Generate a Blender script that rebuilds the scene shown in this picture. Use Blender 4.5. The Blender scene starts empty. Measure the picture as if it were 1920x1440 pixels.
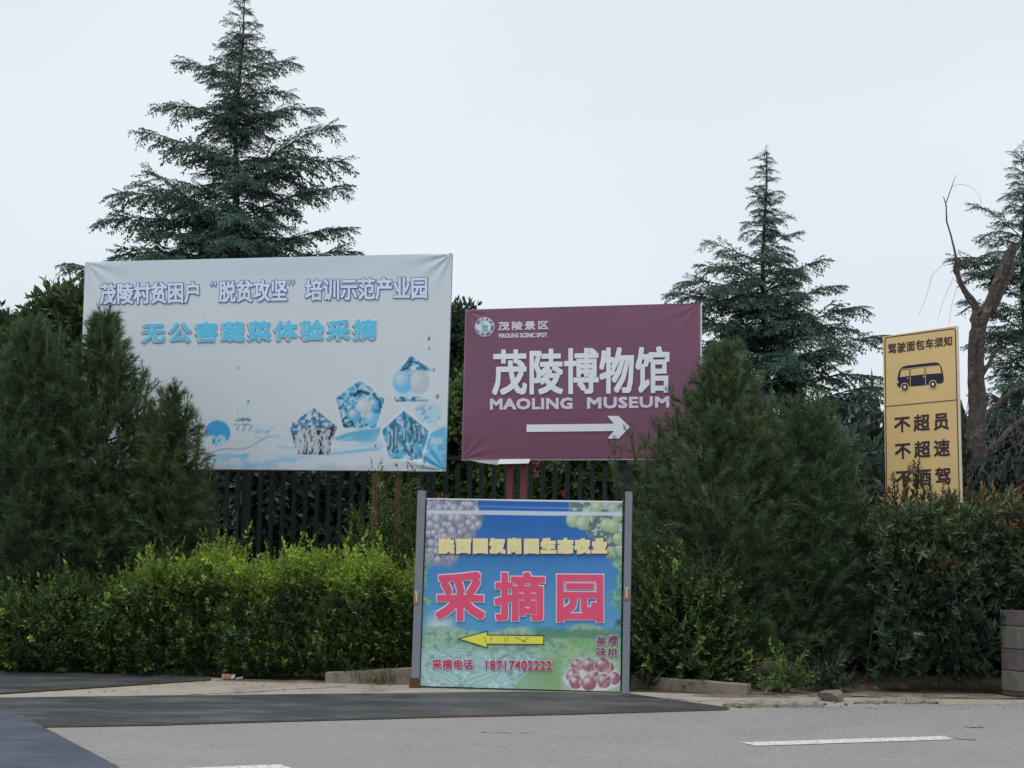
import bpy, math, random
import numpy as np
from mathutils import Vector, Matrix

random.seed(7)
RNG = np.random.default_rng(11)
SC = bpy.context.scene
COL = SC.collection

# ------------------------------------------------------------------ camera
CAM = np.array([0.0, 0.0, 1.6]); FPX = 2600.0
PITCH = math.atan(280 / FPX); ROLL = math.radians(0.82)
fw = np.array([0, math.cos(PITCH), math.sin(PITCH)])
rt0 = np.array([1.0, 0, 0]); up0 = np.array([0, -math.sin(PITCH), math.cos(PITCH)])
rt = math.cos(ROLL) * rt0 + math.sin(ROLL) * up0
up = math.cos(ROLL) * up0 - math.sin(ROLL) * rt0
cd = bpy.data.cameras.new('camera'); cd.sensor_width = 36; cd.lens = FPX / 1920 * 36
cd.clip_end = 2000; cd.clip_start = 0.1
co = bpy.data.objects.new('camera', cd); COL.objects.link(co)
M = Matrix((tuple(rt), tuple(up), tuple(-fw))).transposed().to_4x4()
M.translation = Vector(CAM); co.matrix_world = M
SC.camera = co

# ------------------------------------------------------------------ sky, sun, exposure
SUN_EL, SUN_AZ = math.radians(70), math.radians(205)   # azimuth measured clockwise from +Y
w = bpy.data.worlds.new('World'); SC.world = w; w.use_nodes = True
nt = w.node_tree; nt.nodes.clear()
out = nt.nodes.new('ShaderNodeOutputWorld'); bg = nt.nodes.new('ShaderNodeBackground')
sky = nt.nodes.new('ShaderNodeTexSky'); sky.sky_type = 'NISHITA'; sky.sun_disc = False
sky.sun_elevation = SUN_EL; sky.sun_rotation = SUN_AZ; sky.dust_density = 3
tc = nt.nodes.new('ShaderNodeTexCoord'); mp = nt.nodes.new('ShaderNodeMapping'); mp.inputs['Scale'].default_value = (1, 1, 2.2)
nz = nt.nodes.new('ShaderNodeTexNoise'); nz.inputs['Scale'].default_value = 1.7; nz.inputs['Detail'].default_value = 5
cr = nt.nodes.new('ShaderNodeValToRGB')
cr.color_ramp.elements[0].position = .3; cr.color_ramp.elements[0].color = (7.4, 8.25, 8.95, 1)
cr.color_ramp.elements[1].position = .7; cr.color_ramp.elements[1].color = (8.8, 9.4, 10.0, 1)
mx = nt.nodes.new('ShaderNodeMix'); mx.data_type = 'RGBA'; mx.inputs[0].default_value = .9
nt.links.new(tc.outputs['Generated'], mp.inputs[0]); nt.links.new(mp.outputs[0], nz.inputs['Vector'])
nt.links.new(nz.outputs[0], cr.inputs[0])
nt.links.new(sky.outputs[0], mx.inputs[6]); nt.links.new(cr.outputs[0], mx.inputs[7])
nt.links.new(mx.outputs[2], bg.inputs[0]); bg.inputs[1].default_value = .1
nt.links.new(bg.outputs[0], out.inputs[0])
sd = bpy.data.lights.new('sun', 'SUN'); sd.energy = 1.6; sd.angle = math.radians(25); sd.color = (1, .96, .9)
so = bpy.data.objects.new('sun', sd); COL.objects.link(so)
sdir = Vector((math.sin(SUN_AZ) * math.cos(SUN_EL), math.cos(SUN_AZ) * math.cos(SUN_EL), math.sin(SUN_EL)))
so.rotation_euler = sdir.to_track_quat('Z', 'Y').to_euler()
SC.view_settings.view_transform = 'Standard'; SC.view_settings.look = 'None'
SC.view_settings.exposure = 0.0; SC.view_settings.gamma = 1
SC.cycles.max_bounces = 6; SC.cycles.transparent_max_bounces = 4
SC.cycles.use_adaptive_sampling = True

# ------------------------------------------------------------------ geometry helpers
def ray(x, y):
    x = np.asarray(x, float); y = np.asarray(y, float)
    return fw + ((x - 960) / FPX)[..., None] * rt + ((720 - y) / FPX)[..., None] * up
def at(x, y, Y):                        # point seen at photo pixel (x, y) at depth Y
    d = ray(x, y); return CAM + d * (Y / d[..., 1])[..., None]
def gnd(x, y, z=0.0):                   # point of the ground seen at photo pixel
    d = ray(x, y); return CAM + d * ((z - CAM[2]) / d[..., 2])[..., None]
def onplane(x, y, P, n, off=0.0):
    d = ray(x, y); t = (np.dot(P - CAM, n)) / (d @ n)
    p = CAM + d * t[..., None]; off = np.asarray(off, float)
    return p + n * (off[..., None] if off.ndim else off)

def mesh_np(name, V, F, mat=None, parent=None, col=None, smooth=False, matidx=None):
    V = np.ascontiguousarray(V, np.float32); F = np.ascontiguousarray(F, np.int32)
    k = F.shape[1]; me = bpy.data.meshes.new(name)
    me.vertices.add(len(V)); me.vertices.foreach_set('co', V.ravel())
    me.loops.add(F.size); me.loops.foreach_set('vertex_index', F.ravel())
    me.polygons.add(len(F)); me.polygons.foreach_set('loop_start', np.arange(0, F.size, k, dtype=np.int32))
    me.polygons.foreach_set('loop_total', np.full(len(F), k, np.int32))
    me.polygons.foreach_set('use_smooth', np.full(len(F), smooth))
    if matidx is not None: me.polygons.foreach_set('material_index', matidx)
    me.update(calc_edges=True)
    if col is not None:
        a = me.color_attributes.new('col', 'FLOAT_COLOR', 'POINT')
        c = np.ones((len(V), 4), np.float32); c[:, :3] = col; a.data.foreach_set('color', c.ravel())
    for m in (mat if isinstance(mat, (list, tuple)) else [mat]):
        if m: me.materials.append(m)
    return link(name, me, parent)
def link(name, me, parent=None):
    o = bpy.data.objects.new(name, me); COL.objects.link(o)
    if parent:
        o.parent = parent               # meshes are written in world space: cancel the parent's location
        o.location = -Vector(parent.location) if parent.parent is None else (0, 0, 0)
    return o
def empty(name, label, cat, loc=(0, 0, 0), group=None):
    o = bpy.data.objects.new(name, None); COL.objects.link(o); o.location = tuple(float(a) for a in loc); o.empty_display_size = .2
    o['label'] = label; o['category'] = cat
    if group: o['group'] = group
    return o
def tag(o, label, cat, group=None):
    o['label'] = label; o['category'] = cat
    if group: o['group'] = group
    return o
def struct(o): o['kind'] = 'structure'; return o
def stuff(o): o['kind'] = 'stuff'; return o

class MB:                               # quad/tri collector for solid pieces
    def __init__(s): s.v = []; s.f = []
    def hull8(s, P):                    # P: bottom 4, top 4
        b = len(s.v); s.v += [tuple(map(float, p)) for p in P]
        for q in ((3, 2, 1, 0), (4, 5, 6, 7), (0, 1, 5, 4), (1, 2, 6, 5), (2, 3, 7, 6), (3, 0, 4, 7)):
            s.f.append(tuple(b + i for i in q))
        return s
    def box(s, c, ux, uy, uz):          # centre and three half-vectors
        c, ux, uy, uz = (np.asarray(a, float) for a in (c, ux, uy, uz))
        return s.hull8([c - ux - uy - uz, c + ux - uy - uz, c + ux + uy - uz, c - ux + uy - uz,
                        c - ux - uy + uz, c + ux - uy + uz, c + ux + uy + uz, c - ux + uy + uz])
    def tube(s, pts, rad, n=6, cap=True):
        pts = [np.asarray(p, float) for p in pts]; b = len(s.v)
        for i, p in enumerate(pts):
            d = pts[min(i + 1, len(pts) - 1)] - pts[max(i - 1, 0)]; d /= (np.linalg.norm(d) + 1e-9)
            a = np.cross(d, [0, 1, .01] if abs(d[1]) < .9 else [1, 0, 0]); a /= np.linalg.norm(a); c = np.cross(d, a)
            r = rad[i] if hasattr(rad, '__len__') else rad
            for k in range(n):
                t = 2 * math.pi * k / n; s.v.append(tuple(p + r * (math.cos(t) * a + math.sin(t) * c)))
        for i in range(len(pts) - 1):
            for k in range(n):
                k2 = (k + 1) % n; s.f.append((b + i * n + k, b + i * n + k2, b + (i + 1) * n + k2, b + (i + 1) * n + k))
        if cap:
            s.f.append(tuple(b + k for k in range(n))[::-1]); e = b + (len(pts) - 1) * n; s.f.append(tuple(e + k for k in range(n)))
        return s
    def build(s, name, mat, parent=None, bevel=0, smooth=False):
        me = bpy.data.meshes.new(name); me.from_pydata(s.v, [], s.f); me.update()
        if mat: me.materials.append(mat)
        if smooth:
            me.polygons.foreach_set('use_smooth', [True] * len(me.polygons))
        o = link(name, me, parent)
        if bevel:
            md = o.modifiers.new('bevel', 'BEVEL'); md.width = bevel; md.segments = 2; md.limit_method = 'ANGLE'
        return o

# ------------------------------------------------------------------ colour and noise
def lin(r, g, b):
    c = np.array([r, g, b], float) / 255
    return np.where(c <= .04045, c / 12.92, ((c + .055) / 1.055) ** 2.4)
def hash2(ix, iy, s):
    n = (ix.astype(np.int64) * 374761393 + iy.astype(np.int64) * 668265263 + s * 1442695041) & 0xffffffff
    n = ((n ^ (n >> 13)) * 1274126177) & 0xffffffff; return ((n ^ (n >> 16)) & 0xffff) / 65535.0
def vnoise(x, y, s=0):
    ix = np.floor(x); iy = np.floor(y); fx = x - ix; fy = y - iy
    fx = fx * fx * (3 - 2 * fx); fy = fy * fy * (3 - 2 * fy)
    a = hash2(ix, iy, s); b = hash2(ix + 1, iy, s); c = hash2(ix, iy + 1, s); d = hash2(ix + 1, iy + 1, s)
    return (a * (1 - fx) + b * fx) * (1 - fy) + (c * (1 - fx) + d * fx) * fy
def fbm(x, y, s=0, o=4):
    t = 0; a = .5; n = 0
    for i in range(o): t = t + a * vnoise(x * 2 ** i, y * 2 ** i, s + i * 17); n += a; a *= .5
    return t / n
def sst(a, b, x): t = np.clip((x - a) / (b - a), 0, 1); return t * t * (3 - 2 * t)

# ------------------------------------------------------------------ materials
MATS = {}
def mat(name, color, rough=.7, metal=0, noise=None, bump=None, spec=.3, wear=None):
    """noise=(scale, amount), bump=(scale, strength), wear=(scale, colour, threshold, width)"""
    if name in MATS: return MATS[name]
    m = bpy.data.materials.new(name); m.use_nodes = True; n = m.node_tree; b = n.nodes['Principled BSDF']
    b.inputs['Roughness'].default_value = rough; b.inputs['Metallic'].default_value = metal
    b.inputs['Specular IOR Level'].default_value = spec
    b.inputs['Base Color'].default_value = (*color, 1)
    tc = n.nodes.new('ShaderNodeTexCoord'); cur = None
    if noise:
        t = n.nodes.new('ShaderNodeTexNoise'); t.inputs['Scale'].default_value = noise[0]; t.inputs['Detail'].default_value = 8; t.inputs['Roughness'].default_value = .65
        n.links.new(tc.outputs['Object'], t.inputs['Vector'])
        r = n.nodes.new('ShaderNodeMapRange'); r.inputs[1].default_value = .25; r.inputs[2].default_value = .75
        r.inputs[3].default_value = 1 - noise[1]; r.inputs[4].default_value = 1 + noise[1]
        n.links.new(t.outputs[0], r.inputs[0])
        v = n.nodes.new('ShaderNodeVectorMath'); v.operation = 'SCALE'; v.inputs[0].default_value = color
        n.links.new(r.outputs[0], v.inputs['Scale']); cur = v.outputs[0]
    if wear:
        t = n.nodes.new('ShaderNodeTexNoise'); t.inputs['Scale'].default_value = wear[0]; t.inputs['Detail'].default_value = 10; t.inputs['Roughness'].default_value = .7
        n.links.new(tc.outputs['Object'], t.inputs['Vector'])
        r = n.nodes.new('ShaderNodeMapRange'); r.inputs[1].default_value = wear[2]; r.inputs[2].default_value = wear[2] + wear[3]
        n.links.new(t.outputs[0], r.inputs[0])
        x = n.nodes.new('ShaderNodeMix'); x.data_type = 'RGBA'; n.links.new(r.outputs[0], x.inputs[0])
        if cur: n.links.new(cur, x.inputs[6])
        else: x.inputs[6].default_value = (*color, 1)
        x.inputs[7].default_value = (*wear[1], 1); cur = x.outputs[2]
    if cur: n.links.new(cur, b.inputs['Base Color'])
    if bump:
        t = n.nodes.new('ShaderNodeTexNoise'); t.inputs['Scale'].default_value = bump[0]; t.inputs['Detail'].default_value = 6
        n.links.new(tc.outputs['Object'], t.inputs['Vector'])
        u = n.nodes.new('ShaderNodeBump'); u.inputs['Strength'].default_value = bump[1]; u.inputs['Distance'].default_value = .02
        n.links.new(t.outputs[0], u.inputs['Height']); n.links.new(u.outputs[0], b.inputs['Normal'])
    MATS[name] = m; return m
def leafmat(name, rough=.5, trans=.25, spec=.35):
    m = bpy.data.materials.new(name); m.use_nodes = True; n = m.node_tree; b = n.nodes['Principled BSDF']
    a = n.nodes.new('ShaderNodeAttribute'); a.attribute_name = 'col'
    n.links.new(a.outputs['Color'], b.inputs['Base Color']); b.inputs['Roughness'].default_value = rough
    b.inputs['Specular IOR Level'].default_value = spec
    if trans:
        t = n.nodes.new('ShaderNodeBsdfTranslucent'); n.links.new(a.outputs['Color'], t.inputs[0])
        x = n.nodes.new('ShaderNodeMixShader'); x.inputs[0].default_value = trans
        n.links.new(b.outputs[0], x.inputs[1]); n.links.new(t.outputs[0], x.inputs[2])
        n.links.new(x.outputs[0], n.nodes['Material Output'].inputs[0])
    return m
LEAF = leafmat('leaf', .5, .3, .35); NEEDLE = leafmat('needle', .6, .2, .2)
CLOTH = leafmat('printed_vinyl', .55, .08, .25); GLOSSLEAF = leafmat('glossy_leaf', .38, .15, .5)
BARK = mat('bark', (.10, .075, .055), .9, noise=(9, .35), bump=(30, .6))
CBARK = mat('cedar_bark', (.05, .045, .04), .9, noise=(9, .35))
TWIG = mat('twig_bark', (.09, .065, .045), .9, noise=(20, .3))
PRINT_E = .72
def P(r, g, b): return tuple(np.clip(lin(r, g, b) / PRINT_E, 0, .88))
def ink(name, r, g, b): return mat(name, P(r, g, b), .5, spec=.25, noise=(2.5, .05))

# ------------------------------------------------------------------ ground, road, apron
asph = mat('asphalt', (.275, .262, .258), .9, noise=(1.1, .10), bump=(160, .5), spec=.2)
def asphalt_nodes():
    n = asph.node_tree; b = n.nodes['Principled BSDF']; src = b.inputs['Base Color'].links[0].from_socket
    tc = [x for x in n.nodes if x.type == 'TEX_COORD'][0]
    v = n.nodes.new('ShaderNodeTexVoronoi'); v.inputs['Scale'].default_value = 55; n.links.new(tc.outputs['Object'], v.inputs['Vector'])
    r = n.nodes.new('ShaderNodeMapRange'); r.inputs[3].default_value = .85; r.inputs[4].default_value = 1.18
    sp = n.nodes.new('ShaderNodeSeparateColor'); n.links.new(v.outputs['Color'], sp.inputs[0]); n.links.new(sp.outputs[0], r.inputs[0])
    s = n.nodes.new('ShaderNodeVectorMath'); s.operation = 'SCALE'; n.links.new(src, s.inputs[0]); n.links.new(r.outputs[0], s.inputs['Scale'])
    # long streaks left by wheels, and sandy dust
    m = n.nodes.new('ShaderNodeMapping'); m.inputs['Scale'].default_value = (.25, 2.2, 1); n.links.new(tc.outputs['Object'], m.inputs[0])
    t = n.nodes.new('ShaderNodeTexNoise'); t.inputs['Scale'].default_value = 1.3; t.inputs['Detail'].default_value = 6; n.links.new(m.outputs[0], t.inputs['Vector'])
    r2 = n.nodes.new('ShaderNodeMapRange'); r2.inputs[1].default_value = .42; r2.inputs[2].default_value = .72; r2.inputs[4].default_value = .5; n.links.new(t.outputs[0], r2.inputs[0])
    x = n.nodes.new('ShaderNodeMix'); x.data_type = 'RGBA'; n.links.new(r2.outputs[0], x.inputs[0]); n.links.new(s.outputs[0], x.inputs[6])
    x.inputs[7].default_value = (.30, .27, .235, 1); n.links.new(x.outputs[2], b.inputs['Base Color'])
asphalt_nodes()
conc = mat('worn_concrete', (.34, .305, .26), .9, noise=(2.5, .16), bump=(60, .3), spec=.2, wear=(1.7, (.19, .165, .14), .56, .12))
dirt = mat('bare_earth', (.085, .068, .05), .95, noise=(4, .35), bump=(25, .9), spec=.1, wear=(6, (.07, .055, .04), .55, .1))
grassg = mat('garden_soil', (.05, .05, .03), .95, noise=(3, .4), bump=(10, .8), spec=.1)

def sheet(name, pts, z, m):
    P3 = [gnd(np.float64(x), np.float64(y)) for x, y in pts]
    me = bpy.data.meshes.new(name); me.from_pydata([(p[0], p[1], z) for p in P3], [], [list(range(len(P3)))]); me.materials.append(m)
    return link(name, me)
def rawsheet(name, pts, z, m):
    me = bpy.data.meshes.new(name); me.from_pydata([(x, y, z) for x, y in pts], [], [list(range(len(pts)))]); me.materials.append(m)
    return link(name, me)
def G(x, y): p = gnd(np.float64(x), np.float64(y)); return (float(p[0]), float(p[1]))
struct(rawsheet('ground', [(-400, -300), (400, -300), (400, 700), (-400, 700)], -.016, grassg))
# edge of the road, running from near left to far right
eA = G(-200, 1352); eB = G(1370, 1329); eC = G(1560, 1323); eD = G(1925, 1317)
dv = np.array(eD) - np.array(eC); dv /= np.linalg.norm(dv); far = (eD[0] + dv[0] * 40, eD[1] + dv[1] * 40 - 1)
lv = np.array(eA) - np.array(eB); lv /= np.linalg.norm(lv); farl = (eA[0] + lv[0] * 40, eA[1] + lv[1] * 40)
# jagged asphalt edge
edge = []
ctrl = [farl, eA, eB, eC, eD, far]
for i in range(5):
    a, b = np.array(ctrl[i]), np.array(ctrl[i + 1]); k = max(2, int(np.linalg.norm(b - a) / .07)) if 1 <= i <= 3 else 12
    for j in range(k): 
        q = a + (b - a) * j / k; q[1] += random.uniform(-.018, .018) + .03 * math.sin(q[0] * 5.1); edge.append(tuple(q))
edge.append(far)
struct(rawsheet('road', [(-80, -40), (80, -40), (80, far[1] + 2)] + edge[::-1] + [(-80, farl[1])], -.004, asph))
struct(rawsheet('pavement', [(-60, 6), (60, 6), (60, 15.2), (8.5, 14.75), (6.0, 14.35), (3.2, 14.35), (2.2, 14.42), (-1.5, 15.0), (-5, 15.7), (-60, 17)], -.008, conc))
struct(rawsheet('earth_strip', [(-60, 14.2), (60, 14.2), (60, 21), (-60, 21)], -.012, dirt))
sandy = mat('sandy_earth', (.17, .14, .105), .95, noise=(5, .35), bump=(25, .9), spec=.1, wear=(4, (.34, .3, .25), .5, .15))
# earth spilling over the pavement at the foot of the right-hand shrubs
def blob(cx, cy, rx, ry, s, n=40):
    return [(cx + rx * math.cos(t) * (1 + .25 * math.sin(3 * t + s) + .12 * math.sin(7 * t + 2 * s)), cy + ry * math.sin(t) * (1 + .2 * math.sin(4 * t + s))) for t in [2 * math.pi * i / n for i in range(n)]]
for i, (x, y, rx, ry) in enumerate([(1520, 1300, .55, .3), (1700, 1302, .8, .25), (1840, 1304, .6, .2), (1390, 1303, .5, .18), (600, 1277, .9, .12)]):
    c = G(x, y); stuff(rawsheet('soil_patch', blob(c[0], c[1], rx, ry, i), -.0075 + .0004 * i, sandy))

paint_m = mat('road_paint', (.62, .62, .60), .7, noise=(30, .12), wear=(28, (.24, .235, .235), .52, .06), spec=.3)
o = sheet('lane_marking', [(1388, 1392), (1418, 1398.5), (1786, 1386.5), (1772, 1380)], .001, paint_m); struct(o)
o = sheet('lane_marking', [(300, 1444), (350, 1440), (525, 1433), (552, 1442), (560, 1500), (300, 1500)], .001, paint_m); struct(o)

# cracks in the pavement and dark scuffs on the road
tarm = mat('dark_crack', (.06, .052, .045), .95, noise=(40, .3))
rr_ = random.Random(4)
def crack(name, pts, wd, z):
    L = []; U = []
    for (xa, ya), (xb, yb) in zip(pts[:-1], pts[1:]):
        for j in range(8):
            t = j / 8; x = xa + (xb - xa) * t; y = ya + (yb - ya) * t + rr_.uniform(-.5, .5); w_ = wd * rr_.uniform(.15, 1); L.append((x, y - w_)); U.append((x, y + w_))
    struct(sheet(name, L + U[::-1], z, tarm))
crack('pavement_crack', [(240, 1308), (330, 1302.5), (450, 1297), (560, 1291), (660, 1285.5)], .45, -.0045)
crack('pavement_crack', [(1190, 1306), (1260, 1309), (1330, 1316)], .4, -.0045)
crack('road_scuff', [(1806, 1362), (1825, 1364), (1846, 1363)], .9, -.0005)
crack('road_scuff', [(1790, 1385), (1810, 1386), (1832, 1387)], .6, -.0005)
crack('road_scuff', [(900, 1372), (960, 1374), (1010, 1373)], .35, -.0005)
# dark sheets lying over the road edge
platem = mat('dark_rubber_sheet', (.036, .041, .045), .36, noise=(2, .25), spec=.5, bump=(40, .15))
def plate_nodes(m, dust, amt):
    n = m.node_tree; b = n.nodes['Principled BSDF']; src = b.inputs['Base Color'].links[0].from_socket
    tc = [x for x in n.nodes if x.type == 'TEX_COORD'][0]
    mp = n.nodes.new('ShaderNodeMapping'); mp.inputs['Scale'].default_value = (.7, 2.0, 1); mp.inputs['Rotation'].default_value = (0, 0, .12); n.links.new(tc.outputs['Object'], mp.inputs[0])
    t = n.nodes.new('ShaderNodeTexNoise'); t.inputs['Scale'].default_value = 1.6; t.inputs['Detail'].default_value = 9; t.inputs['Roughness'].default_value = .7; n.links.new(mp.outputs[0], t.inputs['Vector'])
    r = n.nodes.new('ShaderNodeMapRange'); r.inputs[1].default_value = .46; r.inputs[2].default_value = .66; r.inputs[4].default_value = amt; n.links.new(t.outputs[0], r.inputs[0])
    x = n.nodes.new('ShaderNodeMix'); x.data_type = 'RGBA'; n.links.new(r.outputs[0], x.inputs[0]); n.links.new(src, x.inputs[6]); x.inputs[7].default_value = (*dust, 1)
    n.links.new(x.outputs[2], b.inputs['Base Color'])
    q = n.nodes.new('ShaderNodeMapRange'); q.inputs[3].default_value = .34; q.inputs[4].default_value = .7; n.links.new(t.outputs[0], q.inputs[0]); n.links.new(q.outputs[0], b.inputs['Roughness'])
plate_nodes(platem, (.16, .155, .15), .55)
platem2 = mat('blue_black_sheet', (.05, .06, .085), .42, noise=(2, .25), spec=.5, bump=(40, .15)); plate_nodes(platem2, (.13, .14, .165), .5)
edgem = mat('sheet_edge', (.13, .10, .075), .9, noise=(15, .4))
def plate(pts, z0, th, m, label):
    P3 = [G(x, y) for x, y in pts]; Q3 = []; rr = random.Random(int(pts[0][1] * 10))
    for a, c in zip(P3, P3[1:] + P3[:1]):
        k = max(1, int(math.dist(a, c) / .12))
        for j in range(k): Q3.append((a[0] + (c[0] - a[0]) * j / k + rr.uniform(-.004, .004), a[1] + (c[1] - a[1]) * j / k + rr.uniform(-.006, .006)))
    P3 = Q3; n = len(P3)
    v = [(x, y, z0) for x, y in P3] + [(x, y, z0 + th) for x, y in P3]
    me = bpy.data.meshes.new('sheet'); me.from_pydata(v, [], [list(range(n, 2 * n))] + [[i, (i + 1) % n, n + (i + 1) % n, n + i] for i in range(n)] + [list(range(n))[::-1]])
    me.materials.append(m); me.materials.append(edgem)
    for i, p in enumerate(me.polygons): p.material_index = 0 if i == 0 else 1
    o = link('ground_sheet', me); return tag(o, label, 'sheet', 'dark sheets laid over the road edge')
plate([(-150, 1247), (100, 1255), (250, 1263), (396, 1271.5), (394, 1275), (200, 1288), (0, 1301), (-150, 1311)], .002, .012, platem, 'dark dusty sheet with brown edge lying by the hedge at far left')
plate([(-200, 1314), (0, 1311), (300, 1307), (700, 1303), (1000, 1299), (1180, 1303), (1368, 1329.5), (1366, 1331), (1100, 1339), (800, 1346), (500, 1354), (300, 1360), (75, 1364), (20, 1344), (-200, 1346)], .002, .014, platem, 'long black sheet tapering to a point in front of the fruit sign')
plate([(-200, 1341), (26, 1341), (216, 1443), (260, 1475), (-200, 1475)], .02, .012, platem2, 'blue-black sheet corner nearest the camera at bottom left')

# ------------------------------------------------------------------ foliage machinery
class Soup:
    def __init__(s): s.V = []; s.F = []; s.C = []; s.n = 0
    def add(s, V, F, C):
        s.V.append(V); s.F.append(F + s.n); s.C.append(C); s.n += len(V)
    def place(s, T, R, O, S, base, tip):
        """T=(V,F,tipness,tone) ; R (k,3,3) columns x,y,z ; O (k,3) ; S (k,) ; base,tip (k,3)"""
        V, F, tp, tn = T; k = len(O); n = len(V)
        W = np.einsum('kij,nj->kni', R, V) * np.asarray(S)[:, None, None] + O[:, None, :]
        C = (base[:, None, :] * (1 - tp[None, :, None]) + tip[:, None, :] * tp[None, :, None]) * tn[None, :, None]
        FF = (F[None] + (np.arange(k) * n)[:, None, None]).reshape(-1, 3)
        s.add(W.reshape(-1, 3), FF, C.reshape(-1, 3))
    def build(s, name, m, parent=None):
        return mesh_np(name, np.concatenate(s.V), np.concatenate(s.F), m, parent, np.concatenate(s.C))
TRI = [0]
def nrm(a): return a / (np.linalg.norm(a, axis=-1, keepdims=True) + 1e-9)
def frames(d, roll=None, upv=(0, 0, 1)):
    d = nrm(np.asarray(d, float)); u = np.broadcast_to(np.asarray(upv, float), d.shape)
    x = np.cross(d, u); bad = np.linalg.norm(x, axis=1) < .05; x[bad] = [1, 0, 0]; x = nrm(x); y = np.cross(x, d) * -1
    y = np.cross(d, x) * -1; y = nrm(np.cross(x, d)); 
    if roll is not None:
        c = np.cos(roll)[:, None]; s_ = np.sin(roll)[:, None]; x, y = x * c + y * s_, y * c - x * s_
    return np.stack([x, y, d], axis=2)
def rd(n=1):  # random unit vectors
    return nrm(RNG.normal(size=(n, 3)))

def tmpl_needles(axis_pts, count, nlen, nwid, spread, fwd, rng):
    """needle triangles around a polyline axis"""
    axis_pts = np.asarray(axis_pts, float); seg = len(axis_pts) - 1
    t = rng.uniform(0, seg, count); t.sort(); i = np.minimum(t.astype(int), seg - 1); f = (t - i)[:, None]
    p = axis_pts[i] * (1 - f) + axis_pts[i + 1] * f; d = nrm(axis_pts[i + 1] - axis_pts[i])
    r = nrm(rng.normal(size=(count, 3))); r = nrm(r - (r * d).sum(1)[:, None] * d)
    dirn = nrm(r * spread + d * fwd + rng.normal(size=(count, 3)) * .12)
    side = nrm(np.cross(dirn, rng.normal(size=(count, 3))))
    L = nlen * rng.uniform(.7, 1.15, count)[:, None]
    V = np.stack([p - side * nwid, p + side * nwid, p + dirn * L], 1).reshape(-1, 3)
    F = np.arange(count * 3).reshape(-1, 3)
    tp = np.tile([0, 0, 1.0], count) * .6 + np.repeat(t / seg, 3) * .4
    return V, F, tp, np.repeat(rng.uniform(.75, 1.25, count), 3)
def tcat(L):
    V = []; F = []; tp = []; tn = []; n = 0
    for a, b, c, d in L: V.append(a); F.append(b + n); tp.append(c); tn.append(d); n += len(a)
    return np.concatenate(V), np.concatenate(F), np.concatenate(tp), np.concatenate(tn)
def stem(pts, w, tone=.5):
    pts = np.asarray(pts, float); n = len(pts); V = []; F = []
    for i, p in enumerate(pts):
        ww = w * (1 - .7 * i / (n - 1)); V += [p + [ww, ww * .5, 0], p - [ww, ww * .5, 0]]
    for i in range(n - 1): F += [[2 * i, 2 * i + 1, 2 * i + 3], [2 * i, 2 * i + 3, 2 * i + 2]]
    return np.array(V), np.array(F), np.zeros(len(V)), np.full(len(V), tone)

def cedar_spray(seed, n3=13, nn=6):
    rng = np.random.default_rng(seed); L = []
    ax = [np.array([.04 * math.sin(3 * z + seed), -.16 * z * z, z]) for z in np.linspace(0, 1, 4)]
    L.append(stem(ax, .014)); ax = np.array(ax)
    def axp(z): i = min(int(z * 3), 2); f = z * 3 - i; return ax[i] * (1 - f) + ax[i + 1] * f
    for i in range(n3):
        z = .04 + .9 * i / n3 + rng.uniform(-.02, .02); sd_ = 1 if i % 2 else -1
        l = (.36 * (1 - .6 * z) + .06) * rng.uniform(.7, 1.2); a = math.radians(rng.uniform(32, 58))
        d = np.array([sd_ * math.sin(a), rng.uniform(-.45, .05), math.cos(a)]); p = axp(z)
        q = p + d * l * .6 + [0, -.01, 0]; r = p + d * l + [0, -.14 * l - .02, 0]
        L.append(tmpl_needles([p, q, r], nn, .105, .027, .6, .95, rng))
    L.append(tmpl_needles(ax, 16, .105, .025, .65, .85, rng))
    return tcat(L)
CED = [cedar_spray(i) for i in range(5)]

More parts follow.
